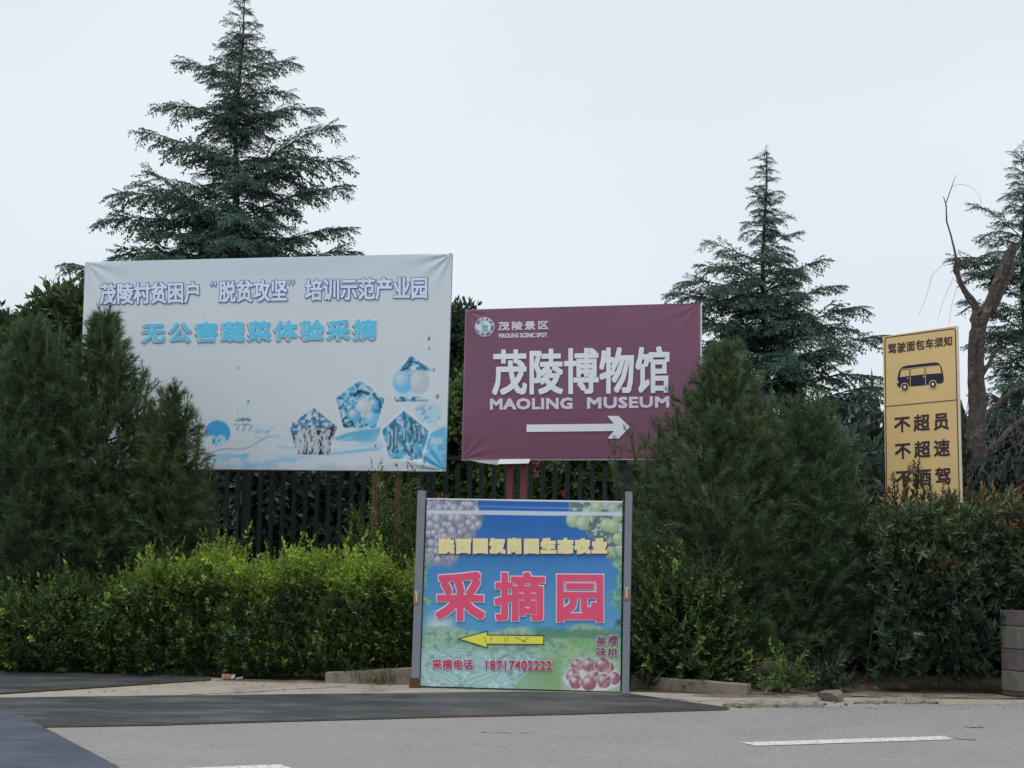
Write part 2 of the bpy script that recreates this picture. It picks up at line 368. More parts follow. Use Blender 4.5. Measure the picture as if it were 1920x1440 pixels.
def cedar(name, label, xc, ytop, Y, prof, boughs, seed, zbase=.3, ndens=1.0, ycut=9999, fill=3, lean=0.0, zs=None, cat='cedar tree'):
    """prof: list of (photo y, half width px left, half width px right); boughs: explicit (x0,y0,x1,y1)"""
    rng = np.random.default_rng(seed); s = Y / FPX
    top = at(np.float64(xc), np.float64(ytop), Y); ztop = top[2]; X0 = top[0]
    root = empty(name, label, cat, (X0, Y, 0))
    tr = MB(); zz = np.linspace(0, ztop, 14)
    pts = [(X0 + lean * (z - ztop) + .05 * math.sin(z * 1.3 + seed), Y + .04 * math.cos(z), z) for z in zz]
    tr.tube(pts, [.010 + .013 * (ztop - z) for z in zz], 8)
    tr.build('trunk', CBARK, root, smooth=True)
    py = np.array([p[0] for p in prof], float); pl = np.array([p[1] for p in prof], float) * s; pr = np.array([p[2] for p in prof], float) * s
    def yof(z): return ytop + (ztop - z) / s * .99
    soup = Soup(); bm = MB(); sprays = []
    B = []
    z = ztop - .12; az = rng.uniform(0, 6.28)
    while z > zbase:
        dep = ztop - z
        az += 2.399963 + rng.uniform(-.35, .35)
        ca = math.cos(az); y_ = yof(z + 0)
        RR = np.interp(y_, py, pr if ca > 0 else pl); R2 = (np.interp(y_, py, pr) + np.interp(y_, py, pl)) / 2
        R = RR * abs(ca) + R2 * (1 - abs(ca)); R *= rng.choice([rng.uniform(.5, .8), rng.uniform(.8, 1.03)])
        el = math.radians(rng.uniform(20, 46)) if dep > 1 else math.radians(rng.uniform(30, 58))
        if dep > 5: el *= .7
        B.append((np.array([X0 + lean * (z - ztop), Y, z - R * math.tan(el) * .75]), az, max(R, .12), el, rng.uniform(.14, .34)))
        if dep > .8 and y_ < ycut:
            B.append((np.array([X0, Y, z - .1]), -math.pi / 2 + rng.uniform(-.8, .8), max(R, .12) * rng.uniform(.25, .6), el * .8, .25))
            for _ in range((fill if dep > 2.2 else 2) - 1): B.append((np.array([X0, Y, z - R * math.tan(el) * .5 + rng.uniform(-.1, .1)]), az + rng.uniform(1.2, 5), max(R, .12) * rng.uniform(.4, .75), el * rng.uniform(.6, 1.1), rng.uniform(.12, .3)))
        z -= (.05 + .022 * min(dep, 4)) * rng.uniform(.5, 1.5) / ndens * (5 if y_ > ycut else 1)
    for (x0, y0, x1, y1) in boughs:
        a = at(np.float64(x0), np.float64(y0), Y); b = at(np.float64(x1), np.float64(y1), Y)
        R = abs(b[0] - a[0]); azz = (0 if b[0] > a[0] else math.pi) + rng.uniform(-.35, .35)
        dr = .14; el = math.atan2((b[2] - a[2]) + dr * R, R)
        B.append((a, azz, R, el, dr))
    for (p0, az, R, el, dr) in B:
        if (p0[0] + math.cos(az) * R * .5) / Y * FPX > 1010 and math.cos(az) > -.2: continue      # grows away outside the picture
        h = np.array([math.cos(az), math.sin(az), 0]); side = np.array([-h[1], h[0], 0]); wob = rng.uniform(-.12, .12)
        def bp(t): return p0 + h * R * t + side * R * wob * t * t + np.array([0, 0, R * (math.tan(el) * t - dr * t * t * (1 + .6 * t))])
        ts = np.linspace(0, 1, 6); bm.tube([bp(t) for t in ts], [.006 + .008 * R * (1 - t) for t in ts], 4, cap=False)
        m = int(max(6, R / .1)); 
        for i in range(m):
            t = (i + .6) / m; t = .1 + .9 * t ** .85
            p = bp(t); tg = nrm((bp(min(t + .05, 1.02)) - bp(t - .05)))
            sgn = 1 if i % 2 else -1; a = math.radians(rng.uniform(38, 68))
            d = tg * math.cos(a) + side * sgn * math.sin(a) * (1 if abs(h[0]) > .2 else 1) + np.array([0, 0, rng.uniform(-.55, .18)])
            l = (.40 * R * (1 - .75 * t) + .24) * rng.uniform(.65, 1.2); l = min(l, 1.0) * min(1, .45 + .75 * R)
            sprays.append((p, d, l, t))
            if rng.random() < .4:
                sprays.append((p, tg * .8 + np.array([0, 0, rng.uniform(-.5, .5)]) + side * rng.uniform(-.4, .4), l * .75, t))
        sprays.append((bp(.9), nrm(bp(1.0) - bp(.9)), (.26 + .04 * R) * min(1, .4 + R), 1.0))
        sprays.append((bp(1.0), nrm(bp(1.0) - bp(.9)) + np.array([0, 0, -.2]), .22, 1.0))
    for i in range(5): sprays.append((np.array([X0, Y, ztop - .1 - .1 * i]), np.array([rng.uniform(-.3, .3), rng.uniform(-.3, .3), 1.]), .22, 1))
    bm.build('branches', CBARK, root, smooth=True)
    O = np.array([q[0] for q in sprays]); D = np.array([q[1] for q in sprays]); S = np.array([q[2] for q in sprays]); tt = np.array([q[3] for q in sprays])
    R_ = frames(D, rng.uniform(-.35, .35, len(O))); ch = rng.integers(0, len(CED), len(O))
    v = rng.uniform(.75, 1.25, len(O))[:, None]
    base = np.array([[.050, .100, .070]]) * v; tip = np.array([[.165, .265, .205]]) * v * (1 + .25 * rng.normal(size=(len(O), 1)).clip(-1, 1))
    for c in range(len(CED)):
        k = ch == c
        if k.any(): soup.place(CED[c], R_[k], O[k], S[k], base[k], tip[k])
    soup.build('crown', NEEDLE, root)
    return root, len(O)

def pine_brush(seed, n=62):
    rng = np.random.default_rng(seed)
    ax = np.array([[.03 * math.sin(4 * z + seed), .05 * z * z, z] for z in np.linspace(0, 1, 4)])
    a = tmpl_needles(ax, n, .30, .0090, .7, .85, rng)
    b = tmpl_needles(ax[-2:], n // 4, .22, .0090, .4, 1, rng)
    return tcat([stem(ax, .014, .9), a, b])
PIN = [pine_brush(i + 40) for i in range(5)]

def pine(label, xc, yt, Y, prof, nsh, seed, zmin=.25, leaders=(), brown=.0, tint=(.058, .098, .042), dscale=1.0, Ys=1.0):
    rng = np.random.default_rng(seed); s = Y / FPX
    top = at(np.float64(xc), np.float64(yt), Y); ztop = top[2]; X0 = at(np.float64(xc), np.float64(1050), Y)[0]
    root = empty('pine_shrub', label, 'pine', (X0, Y, 0), None)
    py = np.array([p[0] for p in prof], float); pl = np.array([p[1] for p in prof], float) * s; pr = np.array([p[2] for p in prof], float) * s
    zof = lambda y: ztop - (y - yt) * s
    z = zmin + (ztop - zmin) * (1 - rng.random(nsh) ** .8); yy = yt + (ztop - z) / s
    az = rng.uniform(0, 2 * math.pi, nsh); az = np.where(rng.random(nsh) < .3, -az % math.pi + math.pi, az)  # more on the near side
    ca, sa = np.cos(az), np.sin(az)
    RL = np.interp(yy, py, pl); RR = np.interp(yy, py, pr); Rm = (RL + RR) / 2
    R = np.where(ca > 0, RR, RL) * ca * ca + Rm * Ys * sa * sa
    R = R * (.84 + .16 * np.sin(3 * az + 2.3 * z + seed) * np.sin(2.9 * z + seed))
    u = rng.random(nsh) ** .38
    ph = z / ztop
    O = np.stack([X0 + (top[0] - X0) * ph + ca * R * u, Y + sa * R * u * Ys, z], 1)
    el = np.radians(rng.uniform(5, 68, nsh)) * (.6 + .6 * ph); el = np.minimum(el, 1.45)
    az2 = az + rng.normal(size=nsh) * .5
    D = np.stack([np.cos(az2) * np.cos(el), np.sin(az2) * np.cos(el), np.sin(el)], 1)
    S = rng.uniform(.24, .46, nsh) * dscale
    O = O - D * S[:, None] * .6; O[:, 2] = np.maximum(O[:, 2], .08)
    lo = []; ld = []; ls = []
    bm = MB()
    for (x0, y0, x1, y1) in leaders:
        yj = Y - rng.uniform(.0, .5)
        a = at(np.float64(x0), np.float64(y0), yj); b = at(np.float64(x1), np.float64(y1), yj); Ln = np.linalg.norm(b - a); d = (b - a) / Ln
        k = max(2, int(Ln / .13))
        bm.tube([a, b], [.012, .004], 4)
        for i in range(k):
            t = i / k; p = a + (b - a) * t; lo.append(p); ld.append(d + rng.normal(size=3) * .1); ls.append(.2)
            if t < .85:
                for q in range(2):
                    lo.append(p); ld.append(d + rng.normal(size=3) * .75 * (1 - .5 * t)); ls.append(.26 * (1 - .35 * t))
    if lo: O = np.concatenate([O, lo]); D = np.concatenate([D, ld]); S = np.concatenate([S, ls])
    N = len(O)
    tr = MB(); zz = np.linspace(0, ztop * .93, 10)
    tr.tube([(X0 + (top[0] - X0) * q / ztop + .05 * math.sin(2 * q + seed), Y + .05 * math.cos(1.7 * q), q) for q in zz], [.045 * (1 - q / ztop) + .008 for q in zz], 7)
    tr.build('trunk', BARK, root, smooth=True)
    for i in rng.choice(nsh, min(nsh, 160), replace=False):
        p = O[i]; zb = max(.1, p[2] - .55 * math.hypot(p[0] - X0, p[1] - Y) - .1); a = np.array([X0 + (top[0] - X0) * zb / ztop, Y, zb]); m = (a + p) / 2 + [0, 0, -.06]
        bm.tube([a, m, p], [.016, .01, .005], 4, cap=False)
    bm.build('branches', BARK, root, smooth=True)
    soup = Soup(); ch = rng.integers(0, len(PIN), N); R_ = frames(D, rng.uniform(0, 6.28, N)); v = rng.uniform(.65, 1.35, N)[:, None]
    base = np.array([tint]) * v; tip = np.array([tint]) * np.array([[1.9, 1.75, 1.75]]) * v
    br = rng.random(N) < brown; tip[br] = np.array([.13, .10, .06])
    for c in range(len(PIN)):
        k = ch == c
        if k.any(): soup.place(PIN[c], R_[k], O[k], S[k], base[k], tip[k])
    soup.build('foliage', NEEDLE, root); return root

def leaf_geo(p, d, nv, L, W, fold=.25, quad=False):
    """one folded leaf: base p, direction d, surface normal nv"""
    s_ = nrm(np.cross(d, nv)); nv = nrm(np.cross(s_, d))
    a = p; b = p + d * L * .45 + s_ * W - nv * 0 ; c = p + d * L * .95 - nv * L * .12; e = p + d * L * .45 - s_ * W
    m = p + d * L * .5 - nv * W * fold * 2
    if quad: return np.array([a, b, c, e, m]), np.array([[0, 1, 4], [1, 2, 4], [2, 3, 4], [3, 0, 4]])
    return np.array([a, b, c, e]), np.array([[0, 1, 2], [0, 2, 3]])
def privet_spray(seed, pairs=8, L=.12, W=.035, droop=.1, quad=False, whorl=False):
    rng = np.random.default_rng(seed)
    ax = np.array([[0, -droop * z * z, z] for z in np.linspace(0, 1, 4)]); parts = [stem(ax, .008, .8)]
    for i in range(pairs):
        z = .12 + .85 * (i + .5) / pairs
        if whorl: z = 1 - (1 - z) * .75
        p = np.array([0, -droop * z * z, z]); ph = i * math.pi / 2 + rng.uniform(-.4, .4)
        for q in (0, math.pi):
            a = ph + q + rng.uniform(-.2, .2); o_ = np.array([math.cos(a), math.sin(a), 0]); e = rng.uniform(.25, .9) + (.9 * z * z)
            d = nrm(o_ * math.cos(e) + np.array([0, 0, math.sin(e)])); nv = nrm(np.array([0, 0, 1.]) * math.cos(e) - o_ * math.sin(e))
            V, F = leaf_geo(p, d, nv, L * (1.05 - .2 * z) * rng.uniform(.8, 1.2), W * (1.1 - .4 * z), quad=quad)
            n = len(V); parts.append((V, F, np.full(n, z ** 2.4), np.full(n, rng.uniform(.8, 1.25))))
    return tcat(parts)
PRV = [privet_spray(i + 70, 7, .19, .046) for i in range(5)]
FAR = [privet_spray(i + 60, 4, .30, .075) for i in range(5)]
PHO = [privet_spray(i + 90, 6, .44, .068, quad=True, whorl=True) for i in range(5)]

def leaf_tree(name, label, cat, Y, ells, nper, tint, tip, seed, lsize=.12, clump=.35, trunk=True, z0=0, group=None, density=1.0):
    """ells: crown lobes (px x, px y, px rx, px ry)"""
    rng = np.random.default_rng(seed); s = Y / FPX; root = None; soup = Soup(); bm = MB(); tr = MB()
    C = [at(np.float64(x), np.float64(y), Y + rng.uniform(-.3, .3)) for x, y, _, _ in ells]
    bx = np.mean([c[0] for c in C]); root = empty(name, label, cat, (bx, Y, 0), group)
    O = []; D = []
    for c, (x, y, rx, ry) in zip(C, ells):
        k = nper; v = nrm(rng.normal(size=(k, 3))); r = rng.random(k) ** .4; r = r * (.8 + .25 * np.sin(5 * v[:, 0] + 4 * v[:, 2] + seed))
        O.append(c + v * r[:, None] * np.array([rx * s, min(rx, ry) * s, ry * s])); D.append(v + rng.normal(size=(k, 3)) * .5 + [0, 0, .5])
        tr.tube([(bx, Y, z0), ((bx + c[0]) / 2, Y, c[2] * .45), tuple(c)], [.09, .06, .02], 6)
    O = np.concatenate(O); D = np.concatenate(D); k = O[:, 2] > .05; O = O[k]; D = D[k]; N = len(O)
    for i in rng.choice(N, min(N, 60), replace=False):
        c = C[int(np.argmin([np.linalg.norm(O[i] - q) for q in C]))]; bm.tube([c, (c + O[i]) / 2 + [0, 0, -.05], O[i]], [.02, .01, .004], 3, cap=False)
    tr.build('trunk', BARK, root, smooth=True); bm.build('branches', BARK, root)
    ch = rng.integers(0, 5, N); v = rng.uniform(.6, 1.4, N)[:, None]; R_ = frames(D, rng.uniform(0, 6.28, N)); S = lsize / .27 * rng.uniform(.7, 1.2, N)
    base = np.array([tint]) * v; tp = np.array([tip]) * v
    for c in range(5):
        q = ch == c
        if q.any(): soup.place(FAR[c], R_[q], O[q], S[q], base[q], tp[q])
    soup.build('crown', LEAF, root); return root

# ------------------------------------------------------------------ lettering
def glyphs(body, spacing=1.0):
    c = bpy.data.curves.new('txt', 'FONT'); c.body = body; c.size = 1; c.space_character = spacing; c.resolution_u = 2
    o = bpy.data.objects.new('txt', c); COL.objects.link(o); bpy.context.view_layer.update()
    me = bpy.data.meshes.new_from_object(o.evaluated_get(bpy.context.evaluated_depsgraph_get()))
    n = len(me.vertices); V = np.zeros(n * 3, np.float32); me.vertices.foreach_get('co', V); V = V.reshape(-1, 3)[:, :2]
    me.calc_loop_triangles(); F = np.array([t.vertices[:] for t in me.loop_triangles], np.int32)
    bpy.data.objects.remove(o); bpy.data.curves.remove(c); bpy.data.meshes.remove(me)
    return V.astype(float), F
def quadmap(U, Wv, q):                  # unit square -> photo quad (TL, TR, BR, BL)
    TL, TR, BR, BL = [np.array(p, float) for p in q]
    U = U[:, None]; Wv = Wv[:, None]
    return (BL * (1 - U) + BR * U) * (1 - Wv) + (TL * (1 - U) + TR * U) * Wv
class Plane:
    def __init__(s, P0, ang, disp=None):
        s.P = np.array(P0, float); a = math.radians(ang); s.u = np.array([math.cos(a), -math.sin(a), 0]); s.n = np.array([-math.sin(a), -math.cos(a), 0]); s.disp = disp
    def __call__(s, X, Y, off=0.0):
        X = np.asarray(X, float); Y = np.asarray(Y, float); o = np.asarray(off, float) + (s.disp(X, Y) if s.disp is not None else 0)
        return onplane(X, Y, s.P, s.n, np.broadcast_to(o, X.shape))
def lettering(body, q, plane, layers, parent, spacing=1.0, name='lettering', off=.006, sq=True):
    """layers back to front: (dilation px, dx, dy, material)"""
    V, F = glyphs(body, spacing); lo = V.min(0); hi = V.max(0)
    U = (V - lo) / (hi - lo); PX = quadmap(U[:, 0], U[:, 1], q)
    VV = []; FF = []; MI = []; n = 0; mats = []; z = off
    for (r, dx, dy, m) in layers:
        if m not in mats: mats.append(m)
        offs = [(0, 0)]
        if r > 0: k = 8 if r < 1.2 else 14; offs = [(r * math.cos(t), r * math.sin(t)) for t in np.arange(k) * 2 * math.pi / k] + [(0, 0)]
        if sq and r > 0: offs = [(r * a, r * c) for a in (-1, -.5, 0, .5, 1) for c in (-1, -.5, 0, .5, 1) if r > 1.2 or (abs(a) != .5 and abs(c) != .5)]
        elif r > 1.8: offs += [(.5 * r * math.cos(t), .5 * r * math.sin(t)) for t in np.arange(6) * math.pi / 3]
        for (ox, oy) in offs:
            W_ = plane(PX[:, 0] + dx + ox, PX[:, 1] + dy + oy, z); z += .00012
            VV.append(W_); FF.append(F + n); n += len(W_); MI.append(np.full(len(F), mats.index(m), np.int32))
        z += .0015
    return mesh_np(name, np.concatenate(VV), np.concatenate(FF), mats, parent, matidx=np.concatenate(MI))
def flat(name, polys, plane, m, parent, off):
    """flat printed shapes: list of pixel polygons"""
    V = []; F = []; n = 0; me = bpy.data.meshes.new(name)
    for pl in polys:
        a = np.array(pl, float); w_ = plane(a[:, 0], a[:, 1], off); V += [tuple(p) for p in w_]; F.append(list(range(n, n + len(a)))); n += len(a)
    me.from_pydata(V, [], F); me.materials.append(m); return link(name, me, parent)
def strip(pts, wd):                     # thick line in pixels -> quads
    out_ = []
    for a, b in zip(pts[:-1], pts[1:]):
        a = np.array(a, float); b = np.array(b, float); d = (b - a) / np.linalg.norm(b - a); n_ = np.array([-d[1], d[0]]) * wd / 2; e = d * wd * .3
        out_.append([a - e + n_, b + e + n_, b + e - n_, a - e - n_])
    return out_
def disc(cx, cy, r, n=28, r2=None): return [(cx + r * math.cos(t), cy + (r2 or r) * math.sin(t)) for t in np.arange(n) * 2 * math.pi / n]
def ring(cx, cy, r0, r1, a0=0, a1=2 * math.pi, n=28):
    o_ = []
    for i in range(n):
        t0 = a0 + (a1 - a0) * i / n; t1 = a0 + (a1 - a0) * (i + 1) / n
        o_.append([(cx + r0 * math.cos(t0), cy + r0 * math.sin(t0)), (cx + r1 * math.cos(t0), cy + r1 * math.sin(t0)), (cx + r1 * math.cos(t1), cy + r1 * math.sin(t1)), (cx + r0 * math.cos(t1), cy + r0 * math.sin(t1))])
    return o_
def banner(name, q, plane, paint, step, parent, m=CLOTH):
    TL, TR, BR, BL = [np.array(p, float) for p in q]
    nu = int(np.linalg.norm(TR - TL) / step); nv = int(np.linalg.norm(BL - TL) / step)
    uu, vv = np.meshgrid(np.linspace(0, 1, nu), np.linspace(0, 1, nv)); PX = quadmap(uu.ravel(), vv.ravel(), q)
    W_ = plane(PX[:, 0], PX[:, 1], 0.0); C = paint(PX[:, 0], PX[:, 1], uu.ravel(), vv.ravel())
    i = np.arange((nv - 1) * (nu - 1)); r, c = i // (nu - 1), i % (nu - 1); a = r * nu + c
    F = np.stack([a, a + 1, a + nu + 1, a + nu], 1)
    return mesh_np(name, W_, F, m, parent, C, smooth=True)
def backing(name, q, plane, o0, o1, m, parent, bevel=0):
    a = np.array(q, float)[[3, 2, 1, 0]]
    return MB().hull8(list(plane(a[:, 0], a[:, 1], o1))[0:4] + list(plane(a[:, 0], a[:, 1], o0))[0:4]).build(name, m, parent, bevel) if False else _back(name, a, plane, o0, o1, m, parent, bevel)
def _back(name, a, plane, o0, o1, m, parent, bevel):
    f = plane(a[:, 0], a[:, 1], o0); b = f - plane.n * 1.0 * (o0 - o1)
    me = MB(); me.hull8([b[0], b[1], f[1], f[0], b[3], b[2], f[2], f[3]]); return me.build(name, m, parent, bevel)
def post(name, x, y0, plane, off, wx, wy, m, parent, zb=-.1):
    p = plane(np.array([x]), np.array([y0]), off)[0]; h = (p[2] - zb) / 2
    return MB().box([p[0], p[1], zb + h], plane.u * wx / 2, plane.n * wy / 2, [0, 0, h]).build(name, m, parent, .004)

steel = mat('galvanised_steel', P(106, 111, 120), .6, .1, noise=(6, .12), bump=(60, .08), wear=(5, (.16, .10, .07), .68, .06))
redsteel = mat('red_oxide_steel', P(98, 54, 55), .7, noise=(5, .15), wear=(8, (.12, .05, .03), .6, .1))
ruststeel = mat('rusty_steel', (.10, .05, .032), .85, noise=(10, .35))
darkedge = mat('black_edge', (.02, .022, .024), .6)
copper = mat('rusted_bracket', (.33, .19, .13), .7, noise=(25, .3))
whitem = mat('white_plastic', (.62, .64, .64), .5)
backm = mat('board_back', (.35, .36, .36), .7)

# ------------------------------------------------------------------ white billboard
def pucker(cx, cy, rad, X, Y, k=11, ph=0):
    d = np.hypot(X - cx, Y - cy); a = np.arctan2(Y - cy, X - cx); return np.exp(-(d / rad) ** 2) * np.sin(k * a + ph)
def disp1(X, Y):
    d = .006 * (fbm(X / 160, Y / 110, 3, 2) - .5) + .002 * np.sin((X * .35 + Y) / 21 + 3 * fbm(X / 120, Y / 90, 9, 2)) * sst(540, 480, Y)
    d = d + .010 * pucker(846, 476, 60, X, Y, 13) + .012 * pucker(834, 882, 70, X, Y, 15, 1) + .006 * pucker(162, 492, 70, X, Y, 11)
    return d + .003 * np.sin(X / 11.0 + 2 * np.sin(X / 37)) * sst(872, 884, Y)
PL1 = Plane(at(np.float64(500), np.float64(700), 18.5), 13.5, disp1)
Q1 = [(159.5, 491), (848, 475), (835.5, 883.5), (146, 877)]
def mixc(C, c, a): a = a[:, None]; return C * (1 - a) + np.array(c) * a
CY = np.array(P(96, 172, 208)); CYD = np.array(P(45, 120, 160)); DKB = np.array(P(28, 58, 78)); WH = np.array(P(186, 193, 202))
def stroke(C, X, Y, pts, w_, c, a=1.0):
    x0 = min(q[0] for q in pts) - w_; x1 = max(q[0] for q in pts) + w_; y0 = min(q[1] for q in pts) - w_; y1 = max(q[1] for q in pts) + w_
    k = (X > x0) & (X < x1) & (Y > y0) & (Y < y1)
    if not k.any(): return C
    x = X[k]; y = Y[k]; d = np.full(x.shape, 1e9)
    for (ax, ay), (bx, by) in zip(pts[:-1], pts[1:]):
        L2 = (bx - ax) ** 2 + (by - ay) ** 2 + 1e-6; t = np.clip(((x - ax) * (bx - ax) + (y - ay) * (by - ay)) / L2, 0, 1); d = np.minimum(d, np.hypot(x - ax - t * (bx - ax), y - ay - t * (by - ay)))
    m_ = (sst(w_, w_ * .4, d) * a)[:, None]; C[k] = C[k] * (1 - m_) + np.array(c) * m_; return C
def ball(C, X, Y, cx, cy, r, c0, c1, ry=None):
    ry = ry or r; d = np.hypot((X - cx) / r, (Y - cy) / ry); a = sst(1.05, .92, d)[:, None]; hl = np.clip(1 - np.hypot((X - cx) / r + .35, (Y - cy) / ry + .35), 0, 1)[:, None]
    C = C * (1 - a) + (np.array(c0) * (1 - hl) + np.array(c1) * hl) * a; e = (np.exp(-((d - 1.03) / .08) ** 2) * .15)[:, None]; return C * (1 - e) + np.array(DKB) * e
def inpoly(X, Y, pts):
    s_ = np.full(X.shape, 1e9)
    for (x0, y0), (x1, y1) in zip(pts, pts[1:] + pts[:1]):
        L = math.hypot(x1 - x0, y1 - y0); s_ = np.minimum(s_, ((x1 - x0) * (Y - y0) - (y1 - y0) * (X - x0)) / L)
    return s_                           # distance inside (clockwise in image space)
PEN = [[(589, 765), (632, 800), (617, 852), (558, 852), (542, 797)], [(676, 712), (721, 749), (705, 802), (644, 802), (630, 746)],
       [(771, 667), (818, 700), (803, 753), (742, 754), (728, 704)], [(757, 770), (805, 808), (789, 862), (730, 861), (716, 807)]]
def paint1(X, Y, u, v):
    C = np.array([P(186, 194, 201)]) * (1 + .05 * (fbm(X / 90, Y / 90, 5)[:, None] - .5)) * np.array([1, 1, 1])
    C = mixc(C, P(170, 186, 198), sst(560, 480, Y) * .5)
    # blue water sweeping along the foot of the print
    n = fbm(X / 34, Y / 9, 21, 5); n2 = fbm(X / 14, Y / 14, 33, 4); wl = 852 - 30 * sst(420, 760, X) + 10 * np.sin(X / 60)
    band = np.exp(-((Y - wl) / 17) ** 2)
    C = mixc(C, CY, np.clip(band * sst(.45, .62, n) * sst(355, 470, X) * 1.0, 0, 1))
    b2 = np.exp(-((Y - (868 + 4 * np.sin(X / 45))) / 9) ** 2) * sst(.40, .6, fbm(X / 50, Y / 12, 77)) * sst(370, 450, X) * sst(640, 560, X); C = mixc(C, CY, b2 * .9)
    c1 = 846 - (X - 385) * .0 - 26 * sst(400, 520, X) + 5 * np.sin(X / 14); C = mixc(C, CYD, np.exp(-((Y - c1 - 3) / 1.6) ** 2) * sst(360, 380, X) * sst(540, 500, X) * .6)
    # cyan sea at the right end
    sea = inpoly(X, Y, [(806, 812), (838, 797), (838, 884), (800, 872), (788, 866)]); C = mixc(C, CY * .95, sst(-1, 1.5, sea) * (1 - .75 * sst(.6, .68, n2)))
    st = inpoly(X, Y, [(622, 822), (650, 812), (705, 802), (716, 803), (706, 827), (640, 827)]); C = mixc(C, CY * .85, sst(-1, 1, st) * (.55 + .45 * sst(.4, .6, fbm(X / 25 + Y / 6, Y / 40, 8))))
    st = inpoly(X, Y, [(560, 856), (712, 838), (714, 844), (620, 854)]); C = mixc(C, CY, sst(-1, 1, st) * .8)
    # blue ball
    d = np.hypot(X - 408, Y - 812); C = mixc(C, P(62, 146, 196), sst(24.5, 23, d)); d2 = np.hypot(X - 414, Y - 826); C = mixc(C, P(140, 190, 215), sst(11, 10, d2) * sst(24.5, 23, d)); C = mixc(C, WH, sst(8.5, 7.5, d2) * sst(.45, .55, n2))
    C = mixc(C, WH, sst(24.5, 23, d) * sst(813, 822, Y) * sst(408, 400, X) * sst(.42, .5, n2))
    C = mixc(C, DKB, sst(2.6, 1.5, np.hypot((X - 400) * 1.3, (Y - 829) * .6)) * .8 + sst(2.4, 1.2, np.hypot(X - 410, Y - 826)) * .7)
    # little ship
    sh = ((Y > 783) & (Y < 789) | (Y > 794) & (Y < 797)) & (X > 439) & (X < 472 - (Y - 783) * .2); C = mixc(C, CYD * .8, sh * sst(.42, .52, fbm(X / 5, Y / 4, 44, 3)) * .85)
    sh2 = (Y > 797) & (Y < 808) & (X > 444) & (X < 484 - (Y - 797) * .8); C = mixc(C, CYD, sh2 * sst(.1, .6, np.sin((X + Y * .4) / 1.9)) * .55)
    C = mixc(C, CY, np.exp(-((X - 446) / 1.2) ** 2) * (Y > 765) * (Y < 784) * .4 + np.exp(-((X - 464) / 1.0) ** 2) * (Y > 752) * (Y < 784) * .25)
    spl = np.exp(-(((X - 500) / 28) ** 2 + ((Y - 812) / 12) ** 2)); C = mixc(C, CY * .9, spl * sst(.55, .62, fbm(X / 8, Y / 5, 61)) * .8)
    # splash bowl above the lowest pentagon
    bw = sst(1, .85, np.hypot((X - 804) / 27, (Y - 772) / 23)) * sst(752, 770, Y); C = mixc(C, P(150, 192, 212), bw * .75); C = mixc(C, CYD, bw * sst(.56, .62, fbm(X / 7 + Y / 12, Y / 9, 15)) * .6)
    # drops
    for (x, y, r) in [(804, 635, 2.5), (805, 654, 2), (813, 694, 3), (812, 716, 2.6), (809, 730, 1.8), (820, 743, 3), (799, 748, 2.4), (466, 753, 2), (704, 836, 2)]:
        C = mixc(C, DKB, sst(1.1, .7, np.hypot((X - x) / r, (Y - y) / (r * 1.6)) + .8 * (n2 - .5)) * .75)
    for k, pg in enumerate(PEN):
        s_ = inpoly(X, Y, pg); inn = sst(-.6, .6, s_); C = mixc(C, np.array(P(200, 208, 216)), sst(-4, -2.5, s_) * (.9 if k == 3 else .3))
        if k == 0:
            r_ = 1 - np.abs(2 * fbm(X / 5.5 + Y / 40 + 1.2 * vnoise(X / 9, Y / 9, 8), Y / 17, 5, 3) - 1) * 2.2
            T = np.array(DKB)[None] * .8 + 0 * C; T = mixc(T, WH * .95, sst(.68, .88, r_)); up_ = sst(812, 798, Y + .3 * (X - 590)); T = mixc(T, CYD, up_ * .75); T = mixc(T, WH, up_ * sst(.55, .62, fbm(X / 5, Y / 5, 90))); T = mixc(T, DKB * .7, sst(806, 822, Y) * .75)
            rr = np.random.default_rng(8)
            for _ in range(46):
                x = rr.uniform(552, 626); y = rr.uniform(838, 856); l = rr.uniform(22, 46); s1, s2 = rr.uniform(-5, 5, 2); T = stroke(T, X, Y, [(x, y), (x + s1, y - l * .4), (x + s2, y - l * .75), (x + s2 + rr.uniform(-4, 4), y - l)], 1.5, WH * rr.uniform(.75, 1.0))
        elif k == 1:
            f = fbm(X / 4.5, Y / 4.5, 51, 4); T = CY * .9 + 0 * C; T = mixc(T, DKB * 1.2, sst(.56, .68, f) * .85); T = mixc(T, WH, sst(.46, .34, f) * .8)
            T = mixc(T, WH * .95, sst(24, 15, np.hypot((X - 688), (Y - 766) * 1.1) + 8 * (f - .5))); T = mixc(T, CY, sst(12, 7, np.hypot((X - 700) * .8, (Y - 782))) * .8 + sst(12, 7, np.hypot((X - 668), (Y - 778) * .9)) * .6)
            T = mixc(T, DKB, sst(16, 10, np.hypot((X - 650), (Y - 795))) * sst(.48, .56, f)); T = ball(T, X, Y, 696, 784, 13, CY, WH, 15); T = ball(T, X, Y, 664, 778, 12, CY * .85, WH); T = ball(T, X, Y, 682, 762, 15, WH * .85, WH * 1.05, 13); T = ball(T, X, Y, 706, 766, 9, CYD, CY * 1.1); T = stroke(T, X, Y, [(664, 742), (676, 733), (690, 738)], 4, DKB); T = stroke(T, X, Y, [(700, 740), (712, 752), (714, 764)], 3, DKB * 1.2)
        elif k == 2:
            f = fbm(X / 8, Y / 6, 71, 4); T = np.array(P(182, 200, 214))[None] + 0 * C; T = mixc(T, CY, np.exp(-((X - 758) / 15) ** 2 - ((Y - 720) / 24) ** 2) * .7)
